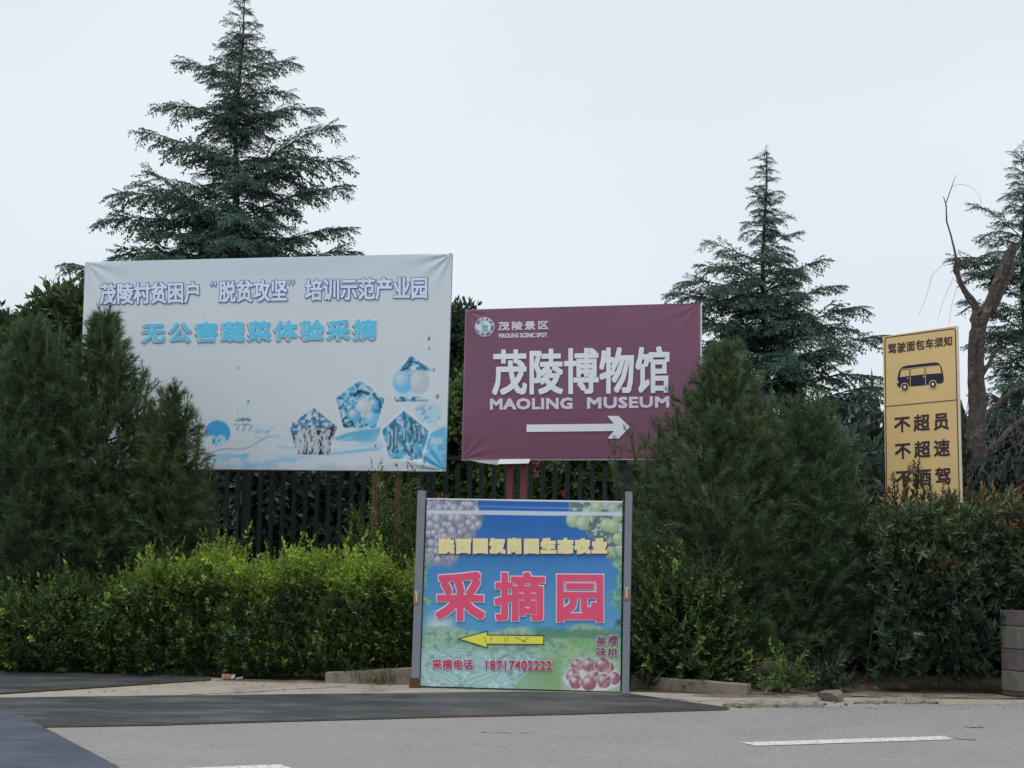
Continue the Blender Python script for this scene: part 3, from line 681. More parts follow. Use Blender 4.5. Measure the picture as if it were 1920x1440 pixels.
            T = mixc(T, CYD, sst(700, 690, Y) * sst(.44, .54, f)); T = mixc(T, DKB, sst(742, 746, Y) * sst(.46, .54, f) * sst(800, 770, X)); T = mixc(T, CYD, sst(748, 749, Y) * .6); T = stroke(T, X, Y, [(756, 690), (768, 676), (786, 682), (796, 692)], 4, CYD * .8); T = stroke(T, X, Y, [(752, 694), (764, 690), (772, 676)], 2.5, DKB); T = ball(T, X, Y, 756, 716, 19, CY * 1.0, WH, 20); T = ball(T, X, Y, 786, 716, 18, WH * .82, WH, 22)
        else:
            f = fbm(X / 5 - Y / 14, Y / 7, 81, 4); T = CY * .85 + 0 * C; r_ = np.abs(np.sin((X + 22 * fbm(X / 20, Y / 22, 6, 2)) / 4.2)); T = mixc(T, CYD * .75, sst(.8, .97, r_) * sst(845, 780, Y) * .9)
            T = mixc(T, WH, sst(.56, .66, f) * .8); T = mixc(T, CYD * .7, sst(.44, .36, f) * .8)
            for (x, y, l, s_) in [(736, 800, 46, 2), (745, 796, 52, -2), (757, 786, 44, 3), (768, 788, 40, 2), (777, 794, 34, 4), (786, 800, 30, 3), (730, 812, 28, 1)]:
                T = stroke(T, X, Y, [(x, y), (x + s_, y + l * .5), (x + s_ * .3, y + l)], 3.4, CYD * .55); T = stroke(T, X, Y, [(x - 1, y + 2), (x + s_ - 1.4, y + l * .5), (x + s_ * .3 - 1, y + l * .9)], 1.2, WH * .85)
        C = C * (1 - inn[:, None]) + T * inn[:, None]
    # stains and smudges of the vinyl
    C = C * (1 - .35 * sst(4, 0, np.hypot((X - 448) / 1.6, Y - 690) + 3 * (n2 - .5))[:, None]) * (1 - .3 * sst(3, 0, np.hypot((X - 384) / 1.4, Y - 590) + 2 * (n2 - .5))[:, None])
    mold = sst(880, 866, Y + 14 * (n2 - .5)); C = C * (.86 + .14 * mold[:, None])
        # teal figure printed near the left edge
    for (a, b, wd) in [((222, 712), (262, 716), 5), ((236, 730), (264, 728), 4), ((252, 700), (244, 752), 4), ((232, 756), (262, 748), 3)]:
        a = np.array(a); b = np.array(b); t = np.clip(((X - a[0]) * (b - a)[0] + (Y - a[1]) * (b - a)[1]) / ((b - a) @ (b - a)), 0, 1)
        C = mixc(C, P(24, 96, 110), sst(wd / 2 + .5, wd / 2 - .5, np.hypot(X - a[0] - t * (b - a)[0], Y - a[1] - t * (b - a)[1]) + 3 * (n2 - .5)))
    return np.clip(C, 0.004, .88)
p = PL1(np.array([500.]), np.array([1000.]))[0]
BB = empty('billboard', 'large white vinyl billboard with blue lettering and four pentagon pictures', 'billboard', (p[0], p[1], 0))
banner('banner', Q1, PL1, paint1, 2.2, BB)
_back('frame', np.array(Q1, float)[[3, 2, 1, 0]] + np.array([[1, -1], [-1, -1], [-1, 1], [1, 1]]), Plane(PL1.P, 13.5), -.012, -.06, backm, BB, 0)
PF = Plane(PL1.P, 13.5)
for x in (290, 316): post('post', x, 870, PF, -.10, .07, .07, redsteel, BB)
for x, m in ((701, redsteel), (743, ruststeel)): post('post', x, 870, PF, -.10, .08, .08, m, BB)
o_ = flat('hem', strip([(146, 877.3), (500, 880.6), (835, 884)], 1.6), PL1, mat('hem', (.3, .3, .29), .8), BB, .002)
ibl = ink('print_blue', 58, 92, 158); ipl = ink('print_pale_blue', 186, 198, 216); icy = ink('print_cyan', 84, 172, 204); iwh = ink('print_white', 206, 212, 222); ind = ink('print_indigo', 66, 84, 124)
def yl1(x, b): return 531 - (x - 187) * 13 / 615 if b == 0 else 572 - (x - 187) * 11 / 615
for body, x0, x1, sp in (('茂陵村贫困户', 187, 374, 1.0), ('脱贫攻坚', 410, 540, 1.0), ('培训示范产业园', 572, 802, 1.0)):
    lettering(body, [(x0 + 1.5, yl1(x0, 0) + 1.5), (x1 - 1.5, yl1(x1, 0) + 1.5), (x1 - 1.5, yl1(x1, 1) - 1.5), (x0 + 1.5, yl1(x0, 1) - 1.5)], PL1, [(2.1, 0, 0, ibl), (.95, 0, 0, ipl)], BB, sp)
for x0 in (395, 542):
    for k in range(2):
        xx = x0 + k * 7; yy = yl1(xx, 0) + 1; sgn = 1 if x0 == 395 else -1
        tear = lambda r: [(xx + 2 + r * math.cos(t) * (1.0), yy + 5 + (r + 2.2) * math.sin(t) + 0) if (math.sin(t) * sgn > -.2) else (xx + 2 + sgn * 1.5 + r * .5 * math.cos(t), yy + 5 + (r + 3.5) * math.sin(t)) for t in np.arange(16) * math.pi / 8]
        flat('quotation_mark', [tear(3.0)], PL1, ibl, BB, .008); flat('quotation_mark', [tear(1.5)], PL1, ipl, BB, .010)
lettering('无公害蔬菜体验采摘', [(269, 606), (705, 599.5), (705, 635.5), (269, 641.5)], PL1, [(2.0, -2.4, 2.0, ind), (2.5, -.6, .5, iwh), (1.6, 0, 0, icy)], BB, 1.27, sq=False)

# ------------------------------------------------------------------ maroon direction board
def disp2(X, Y):
    return .008 * pucker(872, 581, 42, X, Y, 12, .5) + .006 * pucker(866, 860, 60, X, Y, 13) + .005 * pucker(1312, 569, 50, X, Y, 12) + .006 * (fbm(X / 70, Y / 60, 19, 3) - .5) + .003 * np.sin(Y / 16 + X / 60) * sst(905, 870, X)
PL2 = Plane(at(np.float64(1090), np.float64(700), 17.55), 13.5, disp2)
Q2 = [(872.5, 580.5), (1313.5, 568), (1313, 860.5), (865.5, 862)]
def paint2(X, Y, u, v):
    C = np.array([P(112, 78, 97)]) + 0 * X[:, None]; f = fbm(X / 120, Y / 60, 2)[:, None]; C = C * (.92 + .16 * f)
    C = C * (1 + .035 * np.sin(Y * 1.9)[:, None]) * (1 + .05 * (vnoise(X / 2.3, Y / 1.6, 4)[:, None] - .5))
    C = mixc(C, P(104, 60, 80), sst(700, 860, Y) * .5)
    e = np.minimum(u, 1 - u); C = mixc(C, P(150, 135, 150), sst(.004, .001, e) * .5)
    return C
p = PL2(np.array([1090.]), np.array([1000.]))[0]
MB2 = empty('direction_board', 'maroon board with white lettering and an arrow pointing right', 'direction sign', (p[0], p[1], 0))
banner('banner', Q2, PL2, paint2, 2.6, MB2)
_back('frame', np.array(Q2, float)[[3, 2, 1, 0]], Plane(PL2.P, 13.5), -.012, -.06, backm, MB2, 0)
PF2 = Plane(PL2.P, 13.5)
for x in (954, 980, 1278, 1300): post('post', x, 850, PF2, -.10, .085, .085, redsteel, MB2)
flat('hem', strip([(865.5, 862.6), (1313, 861)], 1.7) + strip([(1315, 569), (1314.6, 860)], 2.2), PL2, mat('hem_white', P(190, 194, 200), .6), MB2, .004)
# loose flap of vinyl hanging at the foot
fl = PL2(np.array([937., 995, 992.5, 934.5]), np.array([861., 860.5, 869, 870.5]), np.array([.015, .015, .04, .05]))
fb = fl - PL2.n * .006; MB().hull8([fb[3], fb[2], fl[2], fl[3], fb[0], fb[1], fl[1], fl[0]]).build('loose_flap', whitem, MB2)
f2 = PL2(np.array([880., 937, 936, 905]), np.array([863., 862, 872, 868]), np.array([.0, .0, .03, .02])); fb2 = f2 - PL2.n * .004
MB().hull8([fb2[3], fb2[2], f2[2], f2[3], fb2[0], fb2[1], f2[1], f2[0]]).build('loose_flap', backm, MB2)
iw2 = ink('print_greyish_white', 196, 200, 212); iw3 = ink('print_lilac_white', 186, 180, 196); idk = ink('print_slate', 84, 96, 104); imist = ink('print_mist', 172, 192, 196)
lettering('茂陵景区', [(935, 604), (1028, 601.5), (1028, 617), (935, 619.5)], PL2, [(.55, 0, 0, iw3)], MB2, 1.28)
lettering('MAOLING SCENIC SPOT', [(936, 625.7), (1026, 624.2), (1026, 632), (936, 633.6)], PL2, [(.45, 0, 0, iw3)], MB2)
lettering('茂陵博物馆', [(925, 657.5), (1253.5, 651), (1253.5, 735), (925, 739)], PL2, [(1.9, 0, 0, iw2)], MB2, 1.02)
lettering('MAOLING', [(920, 748.5), (1072.5, 746.5), (1072.5, 766), (920, 767.5)], PL2, [(1.2, 0, 0, iw3)], MB2, 1.05)
lettering('MUSEUM', [(1102, 746), (1254, 744), (1254, 763), (1102, 765.5)], PL2, [(1.2, 0, 0, iw3)], MB2, 1.05)
Z = lambda x, y: (850 + .25 * x, 560 + .25 * y)
flat('arrow', [[Z(550, 945), Z(1205, 938), Z(1205, 993), Z(550, 1000)], [Z(1205, 938), Z(1155, 880), Z(1240, 880), Z(1325, 963), Z(1240, 1050), Z(1155, 1050), Z(1205, 993)]], PL2, iw2, MB2, .007)
emb = flat('emblem', ring(909, 613, .2, 18.3, n=36), PL2, iw3, MB2, .006)
flat('emblem_band', ring(909, 613, 12.2, 17.0), PL2, idk, emb, .0075)
for a in (.5, 1.35, 2.0, 3.2, 4.0, 4.55, 5.15, 5.8): flat('emblem_mark', ring(909, 613, 13.4, 16.2, a, a + .34, 3), PL2, iw3, emb, .009)
flat('emblem_disc', ring(909, 613, .1, 12.2, n=30), PL2, imist, emb, .0095)
flat('emblem_figure', strip([(906, 609), (906, 621)], 1.5) + strip([(909.5, 609), (909.5, 619)], 1.3) + strip([(913, 610), (913, 620.5)], 1.5) + strip([(905.5, 621), (915, 620.5)], 1.5) + strip([(908, 613), (914, 613)], 1.2) + [[(904, 608), (903, 604), (906, 607.5)]], PL2, idk, emb, .011)

# ------------------------------------------------------------------ yellow notice
PL3 = Plane(at(np.float64(1730), np.float64(800), 16.3), 34)
Zy = lambda x, y: (1640 + .25 * x, 600 + .25 * y)
QY = [Zy(60, 125), Zy(622, 42), Zy(657, 1372), Zy(84, 1392)]
yel = mat('sign_yellow', P(188, 162, 112), .5, noise=(3, .05), spec=.3, wear=(3.5, tuple(np.array(P(188, 162, 112)) * .86), .6, .2)); crm = mat('cream_edge', P(190, 176, 148), .6, noise=(5, .06)); iblk = ink('print_dark_brown', 52, 40, 48); inav = ink('print_navy', 34, 34, 52); iyl = ink('print_straw', 202, 184, 140)
p = PL3(np.array([1730.]), np.array([1000.]))[0]
YS = empty('notice_sign', 'tall yellow notice with a black minibus and Chinese lettering, rising from the shrubs', 'notice sign', (p[0], p[1], 0))
_back('panel', np.array(QY, float)[[3, 2, 1, 0]], PL3, 0, -.035, crm, YS, .003)
QI = [Zy(66, 124), Zy(606, 46), Zy(641, 1358), Zy(88, 1380)]
flat('face', [QI], PL3, yel, YS, .003)
bx0 = [Zy(92, 1366), Zy(78, 160), Zy(79, 148), Zy(84, 138), Zy(94, 131), Zy(585, 66), Zy(597, 67), Zy(604, 73), Zy(606, 84), Zy(636, 1346)]
flat('border_line', strip(bx0, 1.7) + strip([Zy(86, 649), Zy(616, 599)], 1.5), PL3, iblk, YS, .006)
lettering('驾驶面包车须知', [Zy(101, 180), Zy(580, 120), Zy(580, 190), Zy(101, 256)], PL3, [(.4, 0, 0, iblk)], YS, 1.08)
lettering('不超员', [Zy(150, 728), Zy(553, 692), Zy(555, 818), Zy(151, 842)], PL3, [(.8, 0, 0, iblk)], YS, 1.36)
lettering('不超速', [Zy(154, 925), Zy(561, 893), Zy(564, 1018), Zy(156, 1042)], PL3, [(.8, 0, 0, iblk)], YS, 1.36)
lettering('不酒驾', [Zy(160, 1130), Zy(566, 1105), Zy(569, 1230), Zy(161, 1250)], PL3, [(.8, 0, 0, iblk)], YS, 1.36)
bus = flat('minibus_symbol', [[Zy(*q) for q in [(180, 505), (170, 488), (168, 465), (176, 415), (186, 380), (196, 362), (214, 350), (240, 342), (350, 329), (450, 318), (474, 320), (490, 330), (500, 346), (512, 396), (519, 430), (518, 458), (508, 474), (350, 492)]]], PL3, inav, YS, .006)
flat('minibus_window', [[Zy(*q) for q in w_] for w_ in [[(190, 430), (200, 380), (260, 371), (260, 420)], [(273, 369), (375, 357), (376, 408), (273, 419)], [(387, 355), (490, 345), (503, 399), (388, 407)]]], PL3, yel, bus, .0085)
flat('minibus_line', strip([Zy(267, 362), Zy(269, 498)], .8) + strip([Zy(381, 350), Zy(383, 488)], .8) + strip([Zy(184, 372), Zy(380, 351), Zy(492, 341)], .8), PL3, iyl, bus, .0095)
for (x, y) in ((228, 503), (439, 483)):
    c = Zy(x, y); flat('minibus_wheel', [disc(c[0], c[1], 7.3, 24, 7.9)], PL3, iyl, bus, .0110); flat('minibus_tyre', [disc(c[0], c[1], 6.2, 24, 6.8)], PL3, inav, bus, .0125); flat('minibus_hub', [disc(c[0], c[1], 2.6, 16, 3.0)], PL3, iyl, bus, .014)
for d_ in (disc(*Zy(173, 465), 1.6, 12, 2.6), disc(*Zy(250, 437), 1.2, 8, 1), disc(*Zy(370, 424), 1, 8, 1.8)): flat('minibus_fitting', [d_], PL3, iyl, bus, .0105)
for x in (1683, 1778): post('post', x, 640, PL3, -.07, .05, .05, steel, YS)

# ------------------------------------------------------------------ fruit-picking sign
def disp4(X, Y): return .004 * (fbm(X / 80, Y / 80, 29, 3) - .5) + .0015 * np.sin(Y / 3) * np.exp(-((Y - 1012) / 2) ** 2)
pA = gnd(np.float64(780), np.float64(1288)); PL4 = Plane((float(pA[0]), float(pA[1]), 0), 5.6, disp4)
Q4 = [(800.5, 935), (1167, 940.5), (1163, 1297), (788, 1286)]
Zf = lambda x, y: (760 + .27778 * x, 910 + .27778 * y)
rs = np.random.default_rng(5)
GR = [(rs.uniform(800, 900), rs.uniform(945, 1050), rs.uniform(5.5, 8.5)) for _ in range(120)]
GG = [(1129 + 9, 984, 13), (1150, 986, 13), (1075, 975, 14), (1092, 982, 12), (1160, 966, 11), (1144, 1034, 10), (1160, 1010, 12), (1120, 950, 11), (1150, 955, 10), (1102, 962, 10)]
CH = [(1082, 1247, 12), (1141, 1252, 11), (1112, 1266, 12), (1104, 1247, 13.5), (1129, 1247, 14), (1152, 1272, 12), (1074, 1267, 13), (1080, 1279, 13), (1132, 1277, 14), (1104, 1281, 14.5)]
def paint4(X, Y, u, v):
    yy = Y - (X - 980) * .022; f1 = fbm(X / 22, Y / 22, 3, 4); f2 = fbm(X / 6, Y / 6, 14, 4); f3 = fbm(X / 40, Y / 10, 22, 4)
    t = sst(945, 1180, yy); C = np.array(P(10, 88, 164)) * (1 - t[:, None]) + np.array(P(76, 140, 184)) * t[:, None]
    C = C * (.93 + .14 * f1[:, None])
    # pale hills and fields
    cl = sst(30, 8, np.hypot((X - 822) * .9, (yy - 1176)) + 16 * (f1 - .5)); C = mixc(C, P(176, 190, 196), cl * .9)
    hz_ = 1182 + 6 * np.sin(X / 23) - 14 * np.exp(-((X - 1085) / 30) ** 2) + 10 * (f2 - .5); g = sst(-2, 2, yy - hz_)
    f4 = fbm(X / 9, Y / 4, 91, 4); gc = np.array(P(96, 144, 134)) * (1 - f4[:, None]) + np.array(P(164, 188, 164)) * f4[:, None]; C = C * (1 - g[:, None]) + gc * g[:, None]
    C = mixc(C, P(66, 118, 84), sst(16, 6, np.abs(yy - 1186) + 10 * (f2 - .3)) * sst(990, 1010, X) * .8)
    C = mixc(C, P(138, 172, 126), sst(1196, 1204, yy) * sst(980, 1030, X) * (.25 + .6 * f3)); C = mixc(C, P(56, 104, 84), sst(.56, .66, f2) * sst(1180, 1190, yy) * sst(1240, 1215, yy) * .5); C = mixc(C, P(104, 160, 70), sst(14, 6, np.abs(yy - 1205) + 6 * (f3 - .5)) * sst(1040, 1080, X) * .5)
    # cabbage and melon heap at lower left
    m_ = sst(0, 14, (yy - (1216 + (X - 800) * .02)) + 18 * (f1 - .5)) * sst(1034, 985, X + 20 * (f1 - .5))
    vn = np.abs(np.sin((X + 20 * f1) / 3.1)) * np.abs(np.sin((yy + 16 * f1) / 4.3)); T = np.array(P(142, 178, 180)) * (.82 + .36 * f2[:, None]); T = mixc(T, P(60, 112, 112), sst(.55, .66, f2)); T = mixc(T, P(176, 200, 196), sst(.42, .30, f2) * .8 + .25 * sst(.7, .9, vn))
    C = C * (1 - m_[:, None]) + T * m_[:, None]
    for (cx, cy, rx, ry, a) in [(832, 1266, 34, 13, .5), (905, 1268, 34, 14, -.35), (855, 1222, 22, 9, .1), (888, 1240, 26, 10, .2), (830, 1240, 20, 9, -.2)]:
        dx = (X - cx) * math.cos(a) + (Y - cy) * math.sin(a); dy = -(X - cx) * math.sin(a) + (Y - cy) * math.cos(a); d = np.hypot(dx / rx, dy / ry)
        C = mixc(C, np.array(P(146, 184, 182)), sst(1.04, .95, d) * .85); C = mixc(C, P(84, 132, 130), sst(1.04, .96, d) * (sst(.35, .8, np.abs(np.sin(dy / ry * 5 + 1.2 * f1))) < .45) * .45); C = mixc(C, P(60, 100, 100), np.exp(-((d - 1.03) / .04) ** 2) * .5)
    C = mixc(C, P(112, 150, 92), sst(-2, 8, (X - 985) + (yy - 1262) * .8 + 24 * (f1 - .5)) * sst(1228, 1240, yy) * sst(1060, 1046, X) * .75)
    # grapes, upper left
    ml = sst(0, 12, (905 - X) - np.clip(yy - 985, 0, 200) * .62 + 30 * (f1 - .5)) * sst(1070, 1050, yy); C = mixc(C, P(148, 152, 166), ml); C = mixc(C, P(110, 138, 126), ml * sst(.55, .65, f1) * .8); C = mixc(C, P(70, 62, 82), ml * sst(.5, .58, f2) * .8)
    for (cx, cy, r) in GR:
        if (905 - cx) - max(cy - 985, 0) * .62 < 4: continue
        k = np.abs(X - cx) < 11; k &= np.abs(Y - cy) < 12; d = np.hypot(X[k] - cx, (Y[k] - cy) * .88) / r; hl = np.clip(1 - np.hypot(X[k] - cx + r * .3, Y[k] - cy + r * .3) / r, 0, 1)
        cc = np.array(P(138, 134, 156)) * (1 - hl[:, None]) + np.array(P(196, 200, 212)) * hl[:, None]; a_ = sst(1.05, .9, d)[:, None] * ml[k][:, None] * .85
        C[k] = C[k] * (1 - a_) + cc * a_; e_ = (np.exp(-((d - 1.02) / .12) ** 2) * .6 * ml[k])[:, None]; C[k] = C[k] * (1 - e_) + np.array(P(64, 54, 78)) * e_
    # pale grapes and leaves, upper right
    mr = sst(0, 12, (X - 1065) - np.clip(yy - 960, 0, 200) * .9 - 0 + 26 * (f1 - .5)) * sst(1062, 1040, yy + 22 * (f1 - .5)); C = mixc(C, P(150, 166, 160), mr); C = mixc(C, P(62, 84, 78), mr * sst(.5, .54, f1) * .85); C = mixc(C, P(190, 196, 200), mr * sst(.6, .7, f2) * .7)
    for (cx, cy, r) in GG:
        d = np.hypot(X - cx, Y - cy) / r; hl = np.clip(1 - np.hypot(X - cx + r * .35, Y - cy + r * .35) / r, 0, 1)[:, None]; a_ = (sst(1.05, .92, d) * .92)[:, None]; C = C * (1 - a_) + (np.array(P(142, 164, 122)) * (1 - hl) + np.array(P(186, 200, 170)) * hl) * a_
    # vines down both sides
    for sx, sg in ((790, 1), (1166, -1)):
        wv = 13 + 9 * (f1 - .5) * 2 + 5 * np.sin(Y / 11); vv_ = sst(3, -3, (X - (sx + (Y - 1050) * (-.02 if sg > 0 else .0))) * sg - wv) * sst(1030, 1048, yy) * sst(1180, 1160, yy)
        C = mixc(C, P(84, 142, 112), vv_ * sst(.40, .48, f2)); C = mixc(C, P(136, 176, 130), vv_ * sst(.55, .62, f2) * .8); C = mixc(C, P(22, 52, 50), vv_ * sst(1140, 1165, yy) * sst(.45, .5, f1) * .8)
    # cherries on a white plate
    C = mixc(C, P(196, 190, 196), sst(1.05, .93, np.hypot((X - 1112) / 58, (Y - 1272) / 25)) * .85); C = mixc(C, P(150, 150, 150), np.exp(-((np.hypot((X - 1112) / 58, (Y - 1272) / 25) - 1) / .04) ** 2) * .5)
    C = mixc(C, P(90, 130, 84), sst(1, .7, np.hypot((X - 1085) / 40, (Y - 1238) / 12)) * sst(.5, .58, f2))
    for (cx, cy, r) in CH:
        d = np.hypot(X - cx, Y - cy) / r; a_ = sst(1.04, .93, d)[:, None]; hl = np.clip(1 - np.hypot(X - cx + r * .35, Y - cy + r * .4) / (r * .55), 0, 1)[:, None]
        C = mixc(C, P(206, 196, 204), np.exp(-((d - 1.08) / .07) ** 2) * .7); C = C * (1 - a_) + ((np.array(P(134, 58, 80)) * (1.12 - .35 * np.clip(d, 0, 1)[:, None])) * (1 - hl) + np.array(P(222, 196, 206)) * hl) * a_
    for (a, b) in [((1105, 1274), (1118, 1256)), ((1099, 1280), (1106, 1262)), ((1082, 1246), (1090, 1232)), ((1128, 1244), (1120, 1228)), ((1134, 1272), (1150, 1258))]:
        a = np.array(a, float); b = np.array(b, float); tt = np.clip(((X - a[0]) * (b - a)[0] + (Y - a[1]) * (b - a)[1]) / ((b - a) @ (b - a)), 0, 1); C = mixc(C, P(200, 176, 170), sst(1.5, .7, np.hypot(X - a[0] - tt * (b - a)[0], Y - a[1] - tt * (b - a)[1])) * .8)
    C = mixc(C, P(186, 184, 190), sst(1.25, .6, np.hypot((X - 1112) / 60, (Y - 1262) / 34)) * (.12 + .3 * sst(.5, .62, f2)))
    C = mixc(C, P(186, 200, 204), m_ * sst(.5, .62, f2) * .3 + ml * .12)
    # two white bands left by the overlapping sheets, and a pale border
    C = mixc(C, P(186, 194, 208), sst(4.3, 3.4, np.abs(yy - (962.0 - .012 * (X - 980)))) * .93); C = mixc(C, P(130, 165, 200), sst(2, 1, np.abs(yy - 951)) * .35)
    C = mixc(C, P(196, 200, 206), sst(1.8, .8, yy - (938.5 - 0.008 * (X - 980) * 0)) * .9); C = mixc(C, P(180, 184, 194), (np.abs(X - 803) < 1.0) * (yy < 956) * .8)
    # crease and scratches, faded film
    C = mixc(C, P(90, 90, 96), sst(1.1, .3, np.abs(Y - (1013.5 + 1.0 * np.sin(X / 18)))) * sst(.3, .6, vnoise(X / 30, Y / 30, 8)) * .6)
    C = C * (.92 + .16 * fbm(X / 60, Y / 60, 77)[:, None]); sp = vnoise(X / 1.6, Y / 1.6, 5) > .985; C = mixc(C, P(190, 196, 200), sp * .5)
    return np.clip(mixc(C, P(120, 134, 146), np.full(X.shape, .09)), .004, .85)
p = pA
FS = empty('fruit_sign', 'square blue fruit-picking sign with big pink characters, between two grey posts', 'farm sign', (float(p[0]) + 1, float(p[1]), 0))
PP4 = Plane(PL4.P, 5.6)
banner('print', Q4, PL4, paint4, 1.6, FS)
_back('board', np.array(Q4, float)[[3, 2, 1, 0]] + np.array([[-2, 2.2], [0.8, 2.2], [.8, -.6], [-2, -.6]]), PP4, -.004, -.03, darkedge, FS, .002)
flat('top_trim', strip([(800, 935), (1167, 940.5)], 1.8), PP4, mat('trim_white', P(200, 206, 212), .5), FS, .006)
def channel(x0t, x1t, yt, x0b, x1b, yb, label):
    q = [(x0t, yt), (x1t, yt + .3), (x1b, yb), (x0b, yb - .3)]; a = np.array(q, float)[[3, 2, 1, 0]]
    o = _back('post', a, PP4, .03, -.05, steel, FS, .004); return o
pl_ = channel(784, 798.5, 920, 771.5, 786.5, 1287, 'l'); pr_ = channel(1172.5, 1186, 922, 1166, 1179.5, 1300, 'r')
for (x, y, xw, par) in ((782, 1120, 5.2, pl_), (1175, 1112, 5.2, pr_)):
    b_ = _back('bracket', np.array([(x - xw, y + 12), (x + xw, y + 11), (x + xw, y - 8), (x - xw, y - 8)], float), PP4, .040, .031, copper, par, .001)
    flat('bolt', strip([(x - 3, y - 12), (x, y - 7), (x + 3, y - 12)], 1.6) + strip([(x, y - 7), (x, y + 7)], 1.8), PP4, whitem, par, .043)
_back('foot_plate', np.array([(768, 1290), (790, 1290), (786, 1271), (770, 1270)], float), PP4, .045, .02, ruststeel, FS, .002)
ipk = ink('print_pink', 196, 74, 104); iwp = ink('print_pinkish_white', 200, 196, 212); iyw = ink('print_faded_yellow', 202, 190, 144); ipu = ink('print_purple', 62, 54, 108); iay = ink('print_arrow_yellow', 196, 194, 76); iad = ink('print_olive_black', 34, 42, 40); icr = ink('print_crimson', 158, 44, 76); ipg = ink('print_mauve', 106, 62, 84)
for body, (a, b, c, d) in (('采', (205, 582, 538, 914)), ('摘', (602, 584, 943, 914)), ('园', (1022, 600, 1338, 922))):
    x0, y0 = Zf(a, b); x1, y1 = Zf(c, d); e = 3.0
    lettering(body, [(x0 + e, y0 + e), (x1 - e, y0 + e + .5), (x1 - e, y1 - e + .5), (x0 + e, y1 - e)], PL4, [(4.5, 0, 0, iwp), (2.9, 0, 0, ipk)], FS)
x0, y0 = Zf(232, 358); x1, y1 = Zf(1358, 460)
lettering('陕西国汉尚园生态农业', [(x0 + 1, y0 + 1), (x1 - 1, y0 + 2), (x1 - 1, y1 - 1), (x0 + 1, y1 - 2)], PL4, [(3.0, 1.5, 1.5, ipu), (3.1, .2, .3, ink('print_tan', 170, 140, 120)), (2.6, 0, 0, iyw)], FS, 1.30)
sk = lambda L: [Zf(*q) for q in L]
AR = [sk([(360, 1035), (553, 985), (553, 1010), (553, 1070), (553, 1095)]), sk([(553, 1010), (935, 1015), (933, 1073), (553, 1070)])]
flat('arrow', AR, PL4, iay, FS, .0075)
flat('arrow_outline', strip(sk([(360, 1035), (553, 985), (553, 1010), (935, 1015), (933, 1073), (553, 1070), (553, 1095), (360, 1035)]), 1.5), PL4, iad, FS, .009)
for a_, b_ in (((535, 1020), (545, 1062)), ((585, 1020), (575, 1050)), ((672, 1025), (674, 1060)), ((690, 1022), (692, 1050)), ((740, 1024), (820, 1058)), ((790, 1060), (830, 1026))): flat('scratch', strip([Zf(*a_), Zf(*b_)], .75), PL4, iad, FS, .0095)
def ph(body, a, b, c, d, sp=1.0, r=.55, m=icr, r2=1.3):
    x0, y0 = Zf(a, b); x1, y1 = Zf(c, d); lettering(body, [(x0, y0), (x1, y0 + .5), (x1, y1 + .5), (x0, y1)], PL4, [(r2, 0, 0, iwp), (r, 0, 0, m)], FS, sp)
ph('采摘电话', 184, 1174, 457, 1238, 1.12); ph('18717402222', 545, 1182, 988, 1242, 1.12, .6)
flat('lettering_dots', [disc(*Zf(466, 1224), 1.1, 8), disc(*Zf(486, 1222), 1.0, 8), disc(*Zf(504, 1224), .9, 8)], PL4, ipg, FS, .008)
for body, a, b in (('美', 1290, 1016), ('樱', 1370, 1012), ('味', 1290, 1090), ('桃', 1368, 1096)): ph(body, a, b, a + 66, b + 64, 1, .45, ipg, 1.1)

# concrete beams, stones, litter
cbeam = mat('cast_concrete', (.215, .185, .145), .9, noise=(7, .25), bump=(45, .4), wear=(5, (.10, .085, .06), .58, .1))
def beam(x0, yb0, yt0, x1, yb1, yt1, depth, label):
    a = gnd(np.float64(x0), np.float64(yb0)); b = gnd(np.float64(x1), np.float64(yb1)); d = b - a; L = np.linalg.norm(d); d /= L; n_ = np.array([-d[1], d[0], 0])
    h0 = at(np.float64(x0), np.float64(yt0), a[1])[2]; h1 = at(np.float64(x1), np.float64(yt1), b[1])[2]; m_ = MB(); k = 9; P_ = []
    rr = random.Random(int(x0))
    def sec(t):
        p = a + d * L * t; h = h0 + (h1 - h0) * t; e = lambda: rr.uniform(-.004, .004)
        return [p + [0, 0, -.02], p + n_ * depth + [0, 0, -.02], p + n_ * depth + [0, 0, h + e()], p + [0, 0, h + e()]]
    S_ = [sec(i / k) for i in range(k + 1)]
    for s_ in S_: m_.v += [tuple(map(float, q)) for q in s_]
    for i in range(k):
        for j in range(4): m_.f.append((i * 4 + j, i * 4 + (j + 1) % 4, (i + 1) * 4 + (j + 1) % 4, (i + 1) * 4 + j))
    m_.f += [(0, 3, 2, 1), (k * 4, k * 4 + 1, k * 4 + 2, k * 4 + 3)]
    return tag(m_.build('concrete_beam', cbeam, None, .008), label, 'concrete beam')
beam(609, 1279, 1261, 772, 1283, 1252.5, .12, 'short concrete beam running left from the post of the fruit sign')
beam(1181, 1286, 1267, 1400, 1303, 1283.5, .13, 'longer concrete beam running right from the post of the fruit sign')
def rock(x, y, r, sq, seed, m, name='rubble_stone'):
    rg = np.random.default_rng(seed); c = gnd(np.float64(x), np.float64(y)); import bmesh
    bm_ = bmesh.new(); bmesh.ops.create_icosphere(bm_, subdivisions=2, radius=1)
    ns = nrm(rg.normal(size=(9, 3))); ds = rg.uniform(.45, .9, 9)
    for v_ in bm_.verts:
        q = np.array(v_.co)
        for n_, d_ in zip(ns, ds):
            o__ = q @ n_ - d_
            if o__ > 0: q = q - n_ * o__
        v_.co = q * [r, r * .8, r * sq] + rg.normal(size=3) * r * .03 + c + [0, 0, r * sq * .35]
    me = bpy.data.meshes.new(name); bm_.to_mesh(me); bm_.free(); me.materials.append(m); return link(name, me)
rk = mat('broken_concrete', (.17, .155, .135), .95, noise=(9, .3), bump=(35, .6))
